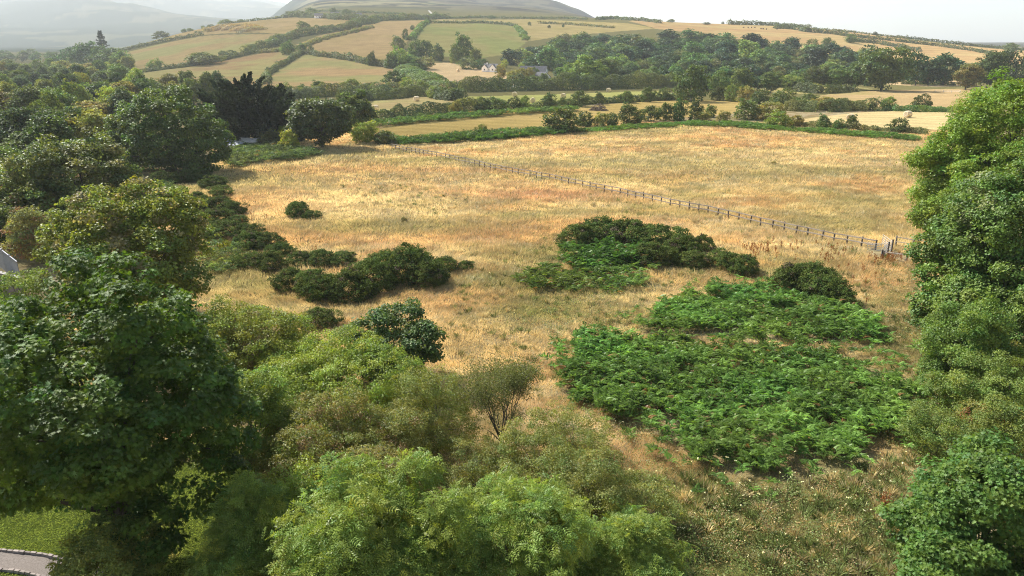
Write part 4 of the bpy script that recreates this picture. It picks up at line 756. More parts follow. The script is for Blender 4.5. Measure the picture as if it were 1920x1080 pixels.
# --- small white car on the valley road
def car(label, loc, rz):
    t = empty('car', tuple(loc), rz); tag(t, label, 'car'); P = [(-2.1, .35), (-2.1, .85), (-1.95, 1.0), (-1.55, 1.45), (.35, 1.47), (1.0, .98), (1.95, .85), (2.1, .6), (2.05, .35)]; b = MB(); n = len(P); V = []
    for y, k in ((-.85, 1), (-.75, 1), (.75, 1), (.85, 1)):
        for x, z in P: V.append((x * (1 if abs(y) < .8 else .985), y * (1 if z < 1.0 else .82), z))
    F = [tuple(range(n))] + [(j * n + i, j * n + (i + 1) % n, (j + 1) * n + (i + 1) % n, (j + 1) * n + i) for j in range(3) for i in range(n)] + [tuple(range(4 * n - 1, 3 * n - 1, -1))]
    b.poly(V, F, (.8, .8, .8)); bd = b.build('body', M_PAINT, t)
    for sgn in (-1, 1):
        b = MB(); b.poly([(-1.5, sgn * .79, 1.02), (.75, sgn * .79, 1.02), (.3, sgn * .71, 1.38), (-1.4, sgn * .71, 1.38)], [(0, 1, 2, 3)], (.03, .035, .04)); b.build('window', M_GLASS, t)
        for x in (-1.3, 1.3): b = MB(); b.tube([(x, sgn * .68, .33), (x, sgn * .88, .33)], [.33, .33], 14, (.02, .02, .02)); b.build('wheel', M_COAT, t)
    b = MB(); b.poly([(.42, -.66, 1.44), (.42, .66, 1.44), (.98, .7, 1.02), (.98, -.7, 1.02)], [(0, 1, 2, 3)], (.03, .035, .04)); b.build('windscreen', M_GLASS, t)
    return t
g = G(968, 165); car('small white car on the valley road behind the thick hedge', g, .1)
# --- little paddock fence with pale gate, right
def post_rail(name, label, p, q, spacing, h, col, rails=(.95, .5), seed=0, pw=.16, jit=.06, cat='fence', rail_w=.06, rail_h=.10):
    rg = np.random.default_rng(seed); p = np.array(p, float); q = np.array(q, float); L = np.linalg.norm(q[:2] - p[:2]); n = int(round(L / spacing))
    t = empty(name, (p[0], p[1], float(terr(p[0], p[1])))); tag(t, label, cat); o0 = np.array(t.location); tops = []
    for i in range(n + 1):
        s = p + (q - p) * i / n; s[:2] += rg.normal(0, jit, 2); z = float(terr(s[0], s[1])); hh = h * rg.uniform(.86, 1.1); lean = rg.normal(0, .06, 2); base = np.array([s[0], s[1], z]) - o0
        c = np.array(col) * rg.uniform(.75, 1.2); b = MB(); top = base + [lean[0], lean[1], hh]; b.beam(base - [0, 0, .2], top, pw, pw, c); b.poly([top + [-pw / 2, -pw / 2, .0], top + [pw / 2, -pw / 2, .0], top + [pw / 2, pw / 2, .0], top + [-pw / 2, pw / 2, .0], top + [0, 0, .05]], [(0, 1, 4), (1, 2, 4), (2, 3, 4), (3, 0, 4)], c)
        b.build('post', M_WOOD, t); tops.append(base)
    dirv = (q - p)[:2] / L; nrm = np.array([dirv[1], -dirv[0], 0])
    for rh in rails:
        b = MB()
        for i in range(n):
            a = tops[i] + [0, 0, rh * h + rg.normal(0, .02)] + nrm * (pw / 2 + rail_w / 2 + .004); c = tops[i + 1] + [0, 0, rh * h + rg.normal(0, .02)] + nrm * (pw / 2 + rail_w / 2 + .004)
            b.beam(a, c, rail_w, rail_h, np.array(col) * rg.uniform(2.4, 3.6))
        b.build('rail', M_WOOD, t)
    return t
post_rail('paddock_fence', 'short pale fence in the tan field beside the ash trees', G(1753, 173), G(1800, 174), 4.0, 1.3, (.4, .38, .35), seed=2)
# white hilltop lane on the mountain foot
lane = [G(804, 20), G(810, 27), G(816, 33), G(824, 34)]
b = MB(); V = []
for i, p_ in enumerate(lane): V += [(p_[0] - 2, p_[1], float(terr(p_[0] - 2, p_[1])) + .4), (p_[0] + 2, p_[1], float(terr(p_[0] + 2, p_[1])) + .4)]
b.poly(V, [(0, 1, 3, 2), (2, 3, 5, 4), (4, 5, 7, 6)], (.3, .28, .23)); o = b.build('path', M_STONE); o['kind'] = 'structure'
# ================================================================== THE LEFT HAND WOOD AND THE TREES ROUND THE MEADOW
SYC = (0.036, 0.062, 0.020); ASH = (0.06, 0.10, 0.022)
rng = np.random.default_rng(77); k = 0
where_l = [(60, 'at the far left of the left wood'), (130, 'left of the bungalow'), (215, 'behind the bungalow'), (300, 'behind the big round tree'), (420, 'behind the cypress'), (2000, 'in the valley hedge behind the dark sycamore')]
rows_l = [(104, -140, 40, 95), (122, -160, 60, 95), (142, -160, 130, 84), (165, -160, 175, 74), (192, -140, 190, 60), (225, -120, 250, 52), (265, -120, 330, 44), (310, -120, 410, 38), (365, -120, 430, 34), (430, -120, 250, 30), (520, -120, 240, 27), (610, -120, 260, 24)]
for ri, (Y, u0, u1, st) in enumerate(rows_l):
    u = u0 + (ri % 2) * st * .5
    while u < u1:
        uu = u + rng.uniform(-.25, .25) * st; Yy = Y * rng.uniform(.95, 1.05); x = ratio(uu, 200) * Yy; g = np.array([x, Yy, float(terr(x, Yy))]); u += st
        sn, r_, h_ = SHAPES[int(rng.integers(4))][:3]; ti = int(rng.choice(5, p=[.28, .27, .2, .1, .15]))
        w = st * depth(g) / FOC * .5 * rng.uniform(1.0, 1.35); H = rng.uniform(9, 13.5) if Yy > 130 else rng.uniform(8, 11)
        zl = next(z for l, z in where_l if uu < l); nf = 'near the front' if Yy < 175 else ('in the middle' if Yy < 300 else 'towards the valley')
        inst('wood_tree', f'{sn} {TONES[ti][0]} tree {zl}, {nf}', 'tree', MIDP[sn, TONES[ti][0]], g, w / r_, H / h_, rng.uniform(0, 6.28), 'trees of the left hand wood'); k += 1

def T(name, label, u, vtop, Y, wpx, base, nleaf, lsize, csize, col, seed, **kw):
    g, H, Rr = place(u, vtop, Y, wpx); g = g - np.array([0, 0, .05])
    return tree(name, label, 'tree', g, Rr, H, base * H, nleaf, lsize, csize, col, seed, **kw)
# big round tree (two crowns grown together), cypress, dark sycamore and neighbours
g, H, Rr = place(308, 178, 150, 195)
rgx = np.random.default_rng(5); L = [(-4.5, 1, H * .50, 7, 6, H * .42), (3.8, -1, H * .47, 7.4, 6.4, H * .45), (0, 0, H * .55, 7, 6, H * .42), (7.2, 0, H * .34, 4, 4.5, H * .30), (-8.3, 0, H * .33, 3.6, 4.5, H * .31)]
L += [(a * Rr * .72, b_ * 4.5, H * c, 2.9, 2.9, 2.4) for a, b_, c in ((-.8, -.6, .45), (-.45, -.9, .72), (-.1, -1, .85), (.3, -1, .8), (.65, -.8, .62), (.9, -.4, .45), (-.2, -1.2, .5), (.25, -1.3, .4), (.6, -1, .3), (-.6, -1.1, .3), (-.3, 0, .92), (.2, 0, .93))]
tree('sycamore', 'huge rounded sycamore standing over the bungalow and sheds', 'tree', g, Rr, H, .5, 42000, .40, 1.15, SYC, 31, tmpl=T_WIDE, lobes=L, mat=M_SILVER, r0=.5, nlimb=20, per=50)
T('sycamore', 'dark leathery sycamore at the meadow corner right of the cypress', 598, 182, 186, 112, .10, 22000, .46, 1.2, (0.033, 0.05, 0.02), 32, tmpl=T_WIDE, mat=M_SILVER, nl=14, per=40)
T('ash_tree', 'small dark tree behind the sycamore by the left bale field', 668, 170, 215, 64, .18, 9000, .5, 1.0, (0.036, 0.056, .02), 33, tmpl=T_WIDE, per=40)
T('thorn_bush', 'yellow green thorn bush at the end of the meadow hedge', 682, 228, 196, 54, .0, 7000, .36, .8, (0.075, 0.105, .028), 34, tmpl=T_LEAF, per=40)
T('thorn_bush', 'dark thorn bush beside the far end of the rail fence', 720, 246, 194, 36, .0, 5000, .34, .7, (0.035, 0.052, .02), 35, per=40)
T('garden_shrub', 'bright green rounded garden shrub behind the clipped hedge', 512, 232, 192, 48, .0, 6000, .34, .8, (0.10, 0.15, .022), 36, per=40)
T('garden_shrub', 'dark clipped square shrub right of the sheds', 503, 246, 186, 42, .0, 5000, .34, .7, (0.04, 0.052, .026), 37, per=40)
T('garden_shrub', 'yellow green conical garden shrub at the meadow corner', 540, 242, 180, 34, .0, 5000, .33, .6, (0.11, 0.135, .028), 38, per=40)
T('garden_shrub', 'pale green willow shrub behind the hipped shed', 426, 236, 200, 44, .0, 5000, .36, .8, (0.085, 0.12, .04), 39, per=40)
T('elm_tree', 'grey green tree over the bungalow roof on the left', 150, 232, 170, 90, .08, 12000, .45, 1.1, (0.075, 0.09, .035), 40, tmpl=T_WIDE, per=40)
T('elm_tree', 'yellow green tree behind the bungalow', 215, 160, 235, 70, .1, 9000, .52, 1.2, (0.10, 0.135, .03), 41, per=40)
# Monterey cypress: plumes sweeping up and out
g, H, Rr = place(452, 150, 196, 225)
t = empty('cypress', tuple(g)); tag(t, 'black green spreading cypress with feathery upswept branch tips', 'tree'); rgc = np.random.default_rng(9)
b = MB(); nb = 330; tips = []
for i in range(nb):
    az = rgc.uniform(0, 6.28); r = Rr * math.sqrt(rgc.random()) * .98; zt = H * (1.06 - .50 * (r / Rr) ** 2.2) * (rgc.uniform(.55, 1.06) if i < 210 else rgc.uniform(.12, .6)) ; tip = np.array([r * math.cos(az), r * math.sin(az) * .8, max(zt, 1.5)])
    d = np.array([math.cos(az) * (.35 + r / Rr * .9), math.sin(az) * (.35 + r / Rr * .9), .8 + rgc.normal(0, .2)]); d /= np.linalg.norm(d); Lp = rgc.uniform(3.0, 5.5); n = 230
    q = rgc.random(n); wd = (1 - q) * 1.25 + .12; P = tip - d * Lp + d * Lp * q[:, None] + unit(n, rgc) * wd[:, None] * rgc.random((n, 1)) ** .5
    P[:, 2] = np.maximum(P[:, 2], .3); Tt = d + rgc.normal(0, .4, (n, 3)); N = np.array([0, 0, .7]) + rgc.normal(0, .6, (n, 3))
    b.scatter(T_LEAF, P, Tt, N, rgc.uniform(.45, .95, n), np.array([.040, .056, .027])[None] * (rgc.uniform(.6, 1.6) * rgc.uniform(.7, 1.4, n))[:, None]); tips.append(tip - d * Lp)
b.build('crown', M_NEEDLE, t); b = MB(); limbs(b, np.array(tips), H, .75, rgc, 24, (.12, .10, .08), topk=.6); b.build('trunk', M_BARK, t, smooth=True)
# left: grey sheen tree, tree with seed bunches
T('sycamore', 'grey green sycamore with silvery leaves in front of the bungalow', 140, 250, 100, 205, .05, 42000, .30, .95, (0.050, 0.070, 0.028), 42, tmpl=T_WIDE, mat=M_SILVER, nl=15, per=55, alt=(0.16, 0.15, 0.06), altp=.12)
T('sycamore', 'pale sycamore hung with buff seed bunches behind the big maple', 232, 342, 62, 300, .04, 70000, .22, .72, (0.060, 0.082, 0.024), 43, tmpl=T_WIDE, nl=17, per=70, alt=(0.20, 0.175, 0.085), altp=.20)
T('elm_tree', 'dark bushy tree over the concrete wall at the left edge', 20, 345, 92, 150, .0, 26000, .28, .85, (0.042, 0.062, 0.024), 44, tmpl=T_WIDE, nl=12, per=50, alt=(0.12, 0.075, 0.035), altp=.1)
T('elm_tree', 'silver leaved bushy tree at the left edge above the metal fence', 62, 392, 84, 100, .0, 16000, .25, .7, (0.085, 0.10, 0.052), 45, nl=10, per=50, alt=(0.16, 0.09, 0.05), altp=.18)
T('elm_tree', 'ivy green tree at the left edge, below the wood', -40, 300, 105, 160, .0, 20000, .32, .9, (0.045, 0.07, 0.024), 46, tmpl=T_WIDE, per=50)
T('thorn_bush', 'dark elder between the silver sycamore and the pale sycamore', 300, 352, 108, 80, .0, 12000, .28, .8, (0.05, 0.07, 0.026), 47, per=45)
# right: ash trees and sycamores
T('ash_tree', 'bright green ash tree reaching furthest into the meadow on the right', 1815, 225, 95, 160, .0, 56000, .30, .95, (0.060, 0.100, 0.021), 50, tmpl=T_LEAF, nl=17, per=60, var=.28)
T('ash_tree', 'tallest bright green ash tree at the right edge', 1925, 108, 92, 235, .0, 70000, .30, 1.0, (0.057, 0.098, 0.021), 51, tmpl=T_LEAF, nl=18, per=60, var=.28)
T('ash_tree', 'ash tree with thin brownish top behind the tallest ash', 1868, 170, 110, 160, .05, 16000, .38, 1.0, (0.075, 0.105, 0.03), 52, tmpl=T_ASHLO, per=34)
T('ash_tree', 'low spreading ash at the end of the rail fence', 1795, 345, 90, 110, .0, 32000, .28, .85, (0.055, 0.092, 0.021), 53, tmpl=T_LEAF, nl=12, per=60, var=.28)
T('sycamore', 'dark glossy sycamore clad in ivy at the right edge', 1925, 280, 60, 255, .0, 90000, .20, .75, (0.045, 0.080, 0.024), 54, tmpl=T_WIDE, mat=M_SHINY, nl=20, per=80, alt=(0.15, 0.17, 0.07), altp=.08)
T('sycamore', 'round sycamore bough mass below the ivy clad one', 1830, 480, 58, 170, .0, 40000, .19, .65, (0.048, 0.085, 0.024), 55, tmpl=T_WIDE, mat=M_SHINY, nl=12, per=80)
T('thorn_bush', 'grey twiggy elder on the right under the sycamore', 1895, 640, 49, 150, .0, 26000, .16, .5, (0.075, 0.085, 0.035), 56, nl=10, per=60, alt=(0.15, 0.09, 0.045), altp=.05)
T('sycamore', 'low dark sycamore growth beside the bracken, under the ivy clad one', 1840, 560, 49, 165, .0, 34000, .16, .55, (0.045, 0.08, 0.024), 57, nl=10, per=60)
T('sycamore', 'deep green sycamore filling the right edge below the ivy clad crown', 1935, 470, 55, 190, .0, 34000, .18, .6, (0.042, 0.074, 0.022), 58, tmpl=T_WIDE, mat=M_SHINY, nl=12, per=70)
# --- metal fence and concrete wall at the left edge
def panel_fence(name, label, p, q, h, n):
    t = empty(name, tuple(p)); tag(t, label, 'fence'); p0 = np.array(p); e = (np.array(q) - p0) / n
    for i in range(n):
        b = MB(); a = e * i; c = e * (i + .97)
        for k in range(10):
            s0 = a + (c - a) * k / 10; s1 = a + (c - a) * (k + .62) / 10; b.beam(s0 + [0, 0, h / 2], s1 + [0, 0, h / 2], .05, h, (.24, .26, .29))
        b.beam(a + [0, 0, h * .52] + np.array([0, .03, 0]), c + [0, 0, h * .52] + np.array([0, .03, 0]), .03, h * .96, (.20, .21, .24)); b.build('panel', M_METAL, t)
        b = MB(); b.beam(a + [0, 0, h + .04], c + [0, 0, h + .04], .10, .06, (.22, .22, .24)); b.build('rail', M_METAL, t)
        b = MB(); b.beam(a + [0, 0, -.2], a + [0, 0, h + .2], .1, .1, (.33, .34, .36)); b.build('post', M_METAL, t)
    return t
p = at(-24, 505, 72); q = at(34, 498, 69); hw = p[2]
low_wall('retaining_wall', 'grey brown concrete retaining wall at the left edge below the metal fence', (p[0], p[1], 0), (q[0], q[1], 0), hw, .3, (.15, .135, .12), (.30, .285, .26))
p = at(-6, 475, 76); q = at(33, 496, 69.5); p[2] = q[2] = hw - .9
panel_fence('metal_fence', 'blue grey metal panel fence with a white rail at the left edge', p, q, 2.4, 3)
# ================================================================== FOREGROUND
# --- rail fence and kissing gate
P0 = G(735, 279); P1 = G(1640, 468)
post_rail('rail_fence', 'long weathered post and rail fence running diagonally across the dry meadow', P0, P1, 1.85, 1.30, (.12, .10, .08), seed=1, rail_h=.15)
post_rail('rail_fence', 'short run of fence behind the gate, disappearing into the ash tree', G(1676, 461), G(1745, 472), 1.9, 1.3, (.19, .16, .125), seed=3)
post_rail('rail_fence', 'short low fence in front of the gate towards the sycamore', G(1655, 486), G(1745, 497), 2.2, 1.0, (.2, .17, .14), rails=(.95,), seed=4)
def gate_panel(t, p, q, h, bars=6, col=(.42, .43, .45)):
    b = MB(); p = np.array(p); q = np.array(q); r = .024
    for i in range(bars):
        z = .12 + (h - .12) * (i / (bars - 1)) ** 1.15; b.tube([p + [0, 0, z], q + [0, 0, z]], [r, r], 6, col)
    for k in (0, .34, .67, 1): s = p + (q - p) * k; b.tube([s + [0, 0, .08], s + [0, 0, h + .03]], [r, r], 6, col)
    b.tube([p + [0, 0, .15], q + [0, 0, h]], [r, r], 6, col); b.build('panel', M_METAL, t)
g0 = G(1664, 474); t = empty('kissing_gate', tuple(g0)); tag(t, 'galvanised metal kissing gate at the right end of the rail fence', 'gate')
rel = lambda u, v: G(u, v) - g0
gate_panel(t, rel(1653, 459), rel(1670, 472), 1.35); gate_panel(t, rel(1664, 474), rel(1651, 486), 1.3); gate_panel(t, rel(1625, 469), rel(1651, 472), 1.0, 5)
for u, v, h in ((1670, 472, 1.6), (1663, 475, 1.5), (1651, 486, 1.2)):
    b = MB(); s = rel(u, v); b.beam(s + [.06, 0, -.2], s + [.06, 0, h], .16, .16, (.09, .075, .06)); b.build('post', M_WOOD, t)

# --- gorse: each mound a bush of its own
GORSEP = []
for k in range(5):
    rg = np.random.default_rng(600 + k); b = MB(); n = 15000
    L = [(0, 0, .8, 2.2, 2.0, 1.4)] + [(rg.uniform(-1.7, 1.7), rg.uniform(-1.5, 1.5), rg.uniform(.5, 1.5), rg.uniform(.7, 1.15), rg.uniform(.7, 1.1), rg.uniform(.55, .85)) for i in range(13)] + [(1.9 * math.cos(a_) * q_, 1.75 * math.sin(a_) * q_, .9 + 1.25 * math.sqrt(max(0, 1 - q_ * q_)), .26, .24, .34) for a_, q_ in zip(rg.uniform(0, 6.28, 26), rg.uniform(.1, 1.05, 26))]
    C = crown(b, L, n, .15, .30, (0.037, 0.058, 0.018), rg, T_LEAF, per=34, var=.36, hue=.10, up=.7, zmin=-.2, alt=(.10, .075, .05), altp=.04)
    o = b.build('crown', M_GORSE, link=False); me = o.data; bpy.data.objects.remove(o)
    b = MB(); limbs(b, C, 1.6, .09, rg, 8, (.09, .08, .06), topk=.5, sides=5); o = b.build('trunk', M_BARK, link=False); mt = o.data; bpy.data.objects.remove(o); GORSEP.append((me, mt))
rg = np.random.default_rng(8)
GORSE = [ # u, foot v, width px, height px, label
 (303, 350, 52, 26, 'grey green gorse at the far left end of the gorse chain'), (340, 346, 40, 24, 'gorse second from the far left end'), (365, 344, 60, 28, 'tall rounded gorse at the top of the chain'), (396, 356, 56, 24, 'dark gorse in the shadow below the top mound'), (413, 370, 50, 20, 'flat domed gorse alone at the meadow side of the chain'),
 (320, 396, 52, 28, 'gorse on the shaded left of the second cluster'), (366, 384, 44, 22, 'small gorse at the back of the second cluster'), (378, 396, 52, 26, 'brownish gorse midway in the second cluster'), (405, 402, 62, 30, 'gorse in the middle of the second cluster'), (432, 408, 52, 26, 'dark sided gorse at the meadow edge of the second cluster'),
 (345, 424, 70, 30, 'broad gorse left in the third cluster'), (395, 428, 72, 32, 'broad gorse midway in the third cluster'), (440, 424, 46, 18, 'low gorse on the right of the third cluster'), (362, 448, 66, 28, 'pale topped gorse left in the fourth cluster'), (420, 452, 80, 34, 'large domed gorse of the fourth cluster'), (462, 446, 56, 24, 'gorse at the meadow side of the fourth cluster'),
 (462, 474, 70, 36, 'dark round gorse at the bend of the chain'), (500, 472, 66, 32, 'gorse right of the round one at the bend'), (525, 486, 54, 28, 'gorse under the bend by the dead stalks'), (470, 508, 60, 30, 'gorse clump low at the left below the bend'), (500, 512, 66, 36, 'gorse between the bend and the big mound'),
 (560, 500, 56, 26, 'gorse at the back left of the big mound'), (600, 502, 62, 30, 'gorse at the back of the big mound'), (640, 500, 60, 24, 'gorse on the rear right shoulder'), (545, 548, 74, 40, 'gorse at the near left of the big mound'), (590, 566, 90, 52, 'front gorse of the big mound'), (650, 572, 96, 60, 'front centre gorse of the big mound, darkest'), (700, 552, 96, 62, 'gorse on the right half of the big mound'), (765, 538, 110, 72, 'highest domed gorse at the right of the big mound'), (800, 546, 80, 56, 'gorse on the shaded right flank of the big mound'), (835, 514, 58, 28, 'low gorse trailing right from the big mound'), (872, 508, 34, 18, 'last little gorse trailing right from the big mound'), (720, 510, 80, 34, 'gorse at the back of the highest dome'),
 (556, 410, 52, 28, 'single gorse bush alone in the open meadow'), (580, 412, 34, 16, 'low gorse shoulder of the single meadow bush'), (596, 620, 80, 36, 'dull brownish gorse near the bright shrubs'),
 (1085, 470, 76, 44, 'gorse at the left of the central thicket'), (1130, 460, 100, 46, 'gorse crowning the central thicket on the left'), (1180, 468, 100, 50, 'gorse at the top middle of the central thicket'), (1235, 474, 96, 46, 'gorse crowning the central thicket on the right'), (1280, 486, 76, 40, 'dark hollow gorse on the right of the central thicket'), (1320, 476, 50, 40, 'pointed gorse at the right end of the central thicket'), (1225, 505, 90, 44, 'gorse low in the front right of the central thicket'), (1300, 508, 70, 32, 'dull olive gorse in front of the pointed one'),
 (1362, 512, 66, 36, 'left half of the small round gorse beside the thicket'), (1398, 522, 64, 40, 'right half of the small round gorse beside the thicket'),
 (1490, 556, 88, 52, 'upper left dome of the gorse behind the bracken'), (1530, 562, 100, 64, 'highest dome of the gorse behind the bracken'), (1560, 576, 90, 54, 'front right dome of the gorse behind the bracken'), (1588, 586, 50, 28, 'low right shoulder of the gorse behind the bracken'),
]
for i, (u, v, w, h, lab) in enumerate(GORSE):
    g = G(u, v - h * .12); d = depth(g); me, mt = GORSEP[i % 5]; r = w * d / FOC / 2 / 2.35 * .92; H = h * d / FOC / 2.35 * 1.05
    t = empty('gorse_bush', (g[0], g[1] + r * 1.0, g[2] - .1), rg.uniform(0, 6.28)); t.scale = (r, r, min(H, r * 1.4) * .88); tag(t, lab, 'bush', 'gorse bushes on the dry meadow')
    for nm, m_ in (('crown', me), ('trunk', mt)):
        o = bpy.data.objects.new(nm, m_); COL.objects.link(o); o.parent = t

# --- foreground trees and shrubs
def N_(name, label, u, vtop, Y, wpx, base, nleaf, lsize, csize, col, seed, cat='tree', **kw):
    g, H, Rr = place(u, vtop, Y, wpx); g[2] -= .05
    return tree(name, label, cat, g, Rr, H, base * H, nleaf, lsize, csize, col, seed, **kw)
gm = G(250, 1046); Hm = 15.2
rgm = np.random.default_rng(61); Lm = lobes_for(6.2, Hm, 2.6, 20, rgm) + [(4.4, -.5, 4.6, 1.6, 1.6, 1.2), (-4.4, 0, 5.6, 1.7, 1.6, 1.3), (5.0, .5, 7.5, 1.8, 1.8, 1.6), (2.5, -2.5, 3.6, 1.4, 1.4, 1.0)]
tree('maple_tree', 'large dark green maple with thick trunk filling the lower left', 'tree', gm, 5.6, Hm, 2.2, 82000, .215, .56, (0.029, 0.056, 0.013), 62, tmpl=T_MAPLE, lobes=Lm, mat=M_SHINY, r0=.55, nlimb=30, per=60, bark=(.07, .055, .042), var=.26, inner=.22, zmin=1.2, droop=.3)
N_('oak_tree', 'young oak with mottled leaves right of the maple', 462, 566, 52, 215, .0, 46000, .155, .50, (0.075, 0.098, 0.028), 63, nl=14, per=60, alt=(.13, .11, .04), altp=.12)
N_('hazel_shrub', 'bright yellow green hazel shrub left of the young sycamore', 628, 652, 45, 330, .0, 95000, .135, .46, (0.076, 0.112, 0.030), 64, nl=18, per=70)
N_('hazel_shrub', 'bright hazel growing between oak and young sycamore', 545, 640, 49, 170, .0, 40000, .14, .46, (0.085, 0.12, 0.03), 65, nl=12, per=70)
N_('sycamore', 'small dark young sycamore standing alone at the meadow edge', 738, 578, 52, 178, .0, 26000, .17, .48, (0.034, 0.060, 0.026), 66, tmpl=T_WIDE, mat=M_SHINY, nl=11, per=60)
N_('hawthorn', 'brown olive hawthorn with rusty leaves in front of the hazel', 600, 770, 36, 340, .0, 80000, .105, .40, (0.062, 0.076, 0.028), 67, nl=16, per=70, alt=(.16, .11, .05), altp=.14)
N_('hazel_shrub', 'green hazel between the maple and the rusty hawthorn', 455, 700, 38, 210, .0, 50000, .13, .44, (0.062, 0.095, 0.026), 68, nl=12, per=70)
N_('ash_tree', 'light green ash sapling behind the maple trunk', 455, 905, 27.5, 180, .12, 9500, .40, .42, (0.068, 0.104, 0.034), 69, tmpl=T_ASH, nl=9, per=20, r0=.09, var=.26)
N_('ash_tree', 'large fresh green ash crown at the bottom centre, left half', 690, 885, 24.5, 360, .0, 22000, .40, .50, (0.068, 0.104, 0.034), 70, tmpl=T_ASH, nl=14, per=20, var=.26)
N_('ash_tree', 'large fresh green ash crown at the bottom centre, right half', 950, 905, 25.5, 330, .0, 20000, .38, .48, (0.068, 0.104, 0.034), 71, tmpl=T_ASH, nl=13, per=20, var=.26)
N_('ash_tree', 'low fresh green ash at the bottom right of centre', 1190, 975, 27, 200, .0, 10000, .34, .42, (0.068, 0.104, 0.034), 72, tmpl=T_ASH, nl=9, per=20, var=.26)
N_('ash_tree', 'ash shoots below the maple at the bottom edge', 400, 1040, 24.5, 150, .0, 6000, .36, .4, (0.068, 0.104, 0.034), 73, tmpl=T_ASH, nl=7, per=20)
N_('willow_shrub', 'grey green willow shrub under the maple at the bottom left', 180, 990, 27, 210, .0, 30000, .13, .36, (0.075, 0.10, 0.04), 74, nl=10, per=60)
N_('willow_shrub', 'olive willow with dark thin stems right of the ash crown', 1120, 838, 32, 165, .0, 40000, .085, .36, (0.066, 0.084, 0.034), 75, nl=12, per=70, inner=.3)
N_('willow_shrub', 'olive willow scrub between the birch saplings and the ash', 1010, 800, 35, 230, .0, 40000, .09, .34, (0.072, 0.092, 0.036), 76, nl=12, per=60, inner=.3)
N_('birch_sapling', 'thin birch sapling with dark forked stem and open crown', 945, 684, 42, 150, .12, 9000, .085, .34, (0.085, 0.095, 0.034), 77, nl=12, per=40, inner=.5, r0=.07, nlimb=26, bark=(.05, .042, .036), spread=1.0) if False else None
N_('birch_sapling', 'bushy olive birch sapling left of the open forked one', 815, 694, 41, 175, .0, 30000, .09, .38, (0.066, 0.084, 0.030), 78, nl=12, per=60, inner=.3, r0=.07)
N_('birch_sapling', 'olive birch sapling close against the rusty hawthorn', 765, 745, 38.5, 130, .0, 18000, .09, .36, (0.068, 0.080, 0.032), 79, nl=9, per=60, inner=.3, r0=.06)
g, H, Rr = place(938, 684, 41, 155); rgb = np.random.default_rng(80); t = empty('birch_sapling', tuple(g)); tag(t, 'thin birch sapling with dark forked stem and open see through crown', 'tree')
bt = MB(); bl = MB(); tips = []
def branch(p, d, L, r, lvl):
    e = p + d * L; bt.tube([p, p + d * L * .5 + rgb.normal(0, .03, 3), e], [r, r * .8, r * .55], 5, (.055, .045, .038))
    if lvl == 0: tips.append(e); tips.append(p + d * L * .5); return
    for k in range(3 if lvl > 1 else 4):
        dd = d + rgb.normal(0, .38, 3) + [0, 0, .12]; dd /= np.linalg.norm(dd); branch(p + d * L * rgb.uniform(.45, 1), dd, L * rgb.uniform(.6, .85), r * .55, lvl - 1)
branch(np.array([0, 0, -.2]), np.array([0, 0, 1.0]), H * .30, .075, 1); 
for a in range(5): branch(np.array([0, 0, H * .16]), np.array([math.cos(a * 1.3) * .42, math.sin(a * 1.3) * .42, 1.0]) / 1.08, H * .38, .05, 3)
tp = np.array(tips); n = 22000; ix = rgb.integers(0, len(tp), n); P = tp[ix] + rgb.normal(0, .26, (n, 3)); N = unit(n, rgb) + [0, 0, .5]
bl.scatter(T_LEAF, P, unit(n, rgb), N, .085 * rgb.uniform(.7, 1.4, n), np.array([.085, .095, .034])[None] * rgb.uniform(.6, 1.5, n)[:, None]); bl.build('crown', M_LEAF, t); bt.build('trunk', M_BARK, t, smooth=True)
N_('sycamore', 'leafy green sycamore in the lower right corner', 1890, 835, 29, 300, .0, 60000, .18, .52, (0.032, 0.066, 0.021), 81, tmpl=T_MAPLE, nl=16, per=60, alt=(.20, .13, .03), altp=.02)
N_('sycamore', 'low sycamore growth at the bottom right edge', 1790, 985, 27, 180, .0, 22000, .17, .45, (0.034, 0.068, 0.021), 82, tmpl=T_MAPLE, nl=9, per=60)
N_('rowan', 'small rowan with reddish leaves and a bare leaning stem on the right', 1845, 745, 40, 110, .2, 6000, .10, .34, (0.08, 0.09, 0.035), 83, nl=7, per=40, alt=(.18, .06, .035), altp=.14, inner=.4, r0=.06, bark=(.05, .04, .035))
N_('hawthorn', 'bushy hawthorn at the right edge above the corner sycamore', 1905, 740, 38, 120, .0, 20000, .11, .38, (0.055, 0.08, 0.028), 84, nl=9, per=60)

N_('hazel_shrub', 'green shrub hiding the foot of the concrete wall at the left edge', 24, 498, 60, 140, .0, 16000, .17, .5, (0.055, 0.09, 0.026), 90, nl=9, per=50)
N_('hazel_shrub', 'leafy hazel at the left edge below the maple top', -30, 560, 47, 160, .0, 16000, .17, .5, (0.055, 0.09, 0.026), 91, nl=9, per=50)
N_('willow_shrub', 'olive willow low in front of the open birch sapling', 885, 838, 37, 190, .0, 26000, .085, .34, (0.066, 0.084, 0.034), 92, nl=10, per=60, inner=.3)
N_('willow_shrub', 'low grey olive willow beside the bracken edge', 1075, 772, 41, 150, .0, 14000, .085, .3, (0.076, 0.095, 0.038), 93, nl=9, per=50, inner=.3)
N_('willow_shrub', 'spreading olive willow below the bracken on the left', 1215, 905, 33, 150, .0, 16000, .085, .3, (0.076, 0.095, 0.038), 94, nl=9, per=50, inner=.3)
N_('hawthorn', 'shaded hawthorn between rusty hawthorn and ash crown', 700, 830, 33, 190, .0, 30000, .10, .38, (0.07, 0.078, 0.03), 95, nl=10, per=60, alt=(.15, .10, .05), altp=.12)
N_('hazel_shrub', 'fresh green hazel between ash sapling and rusty hawthorn', 560, 880, 30, 170, .0, 26000, .12, .4, (0.085, 0.12, 0.034), 96, nl=10, per=60)
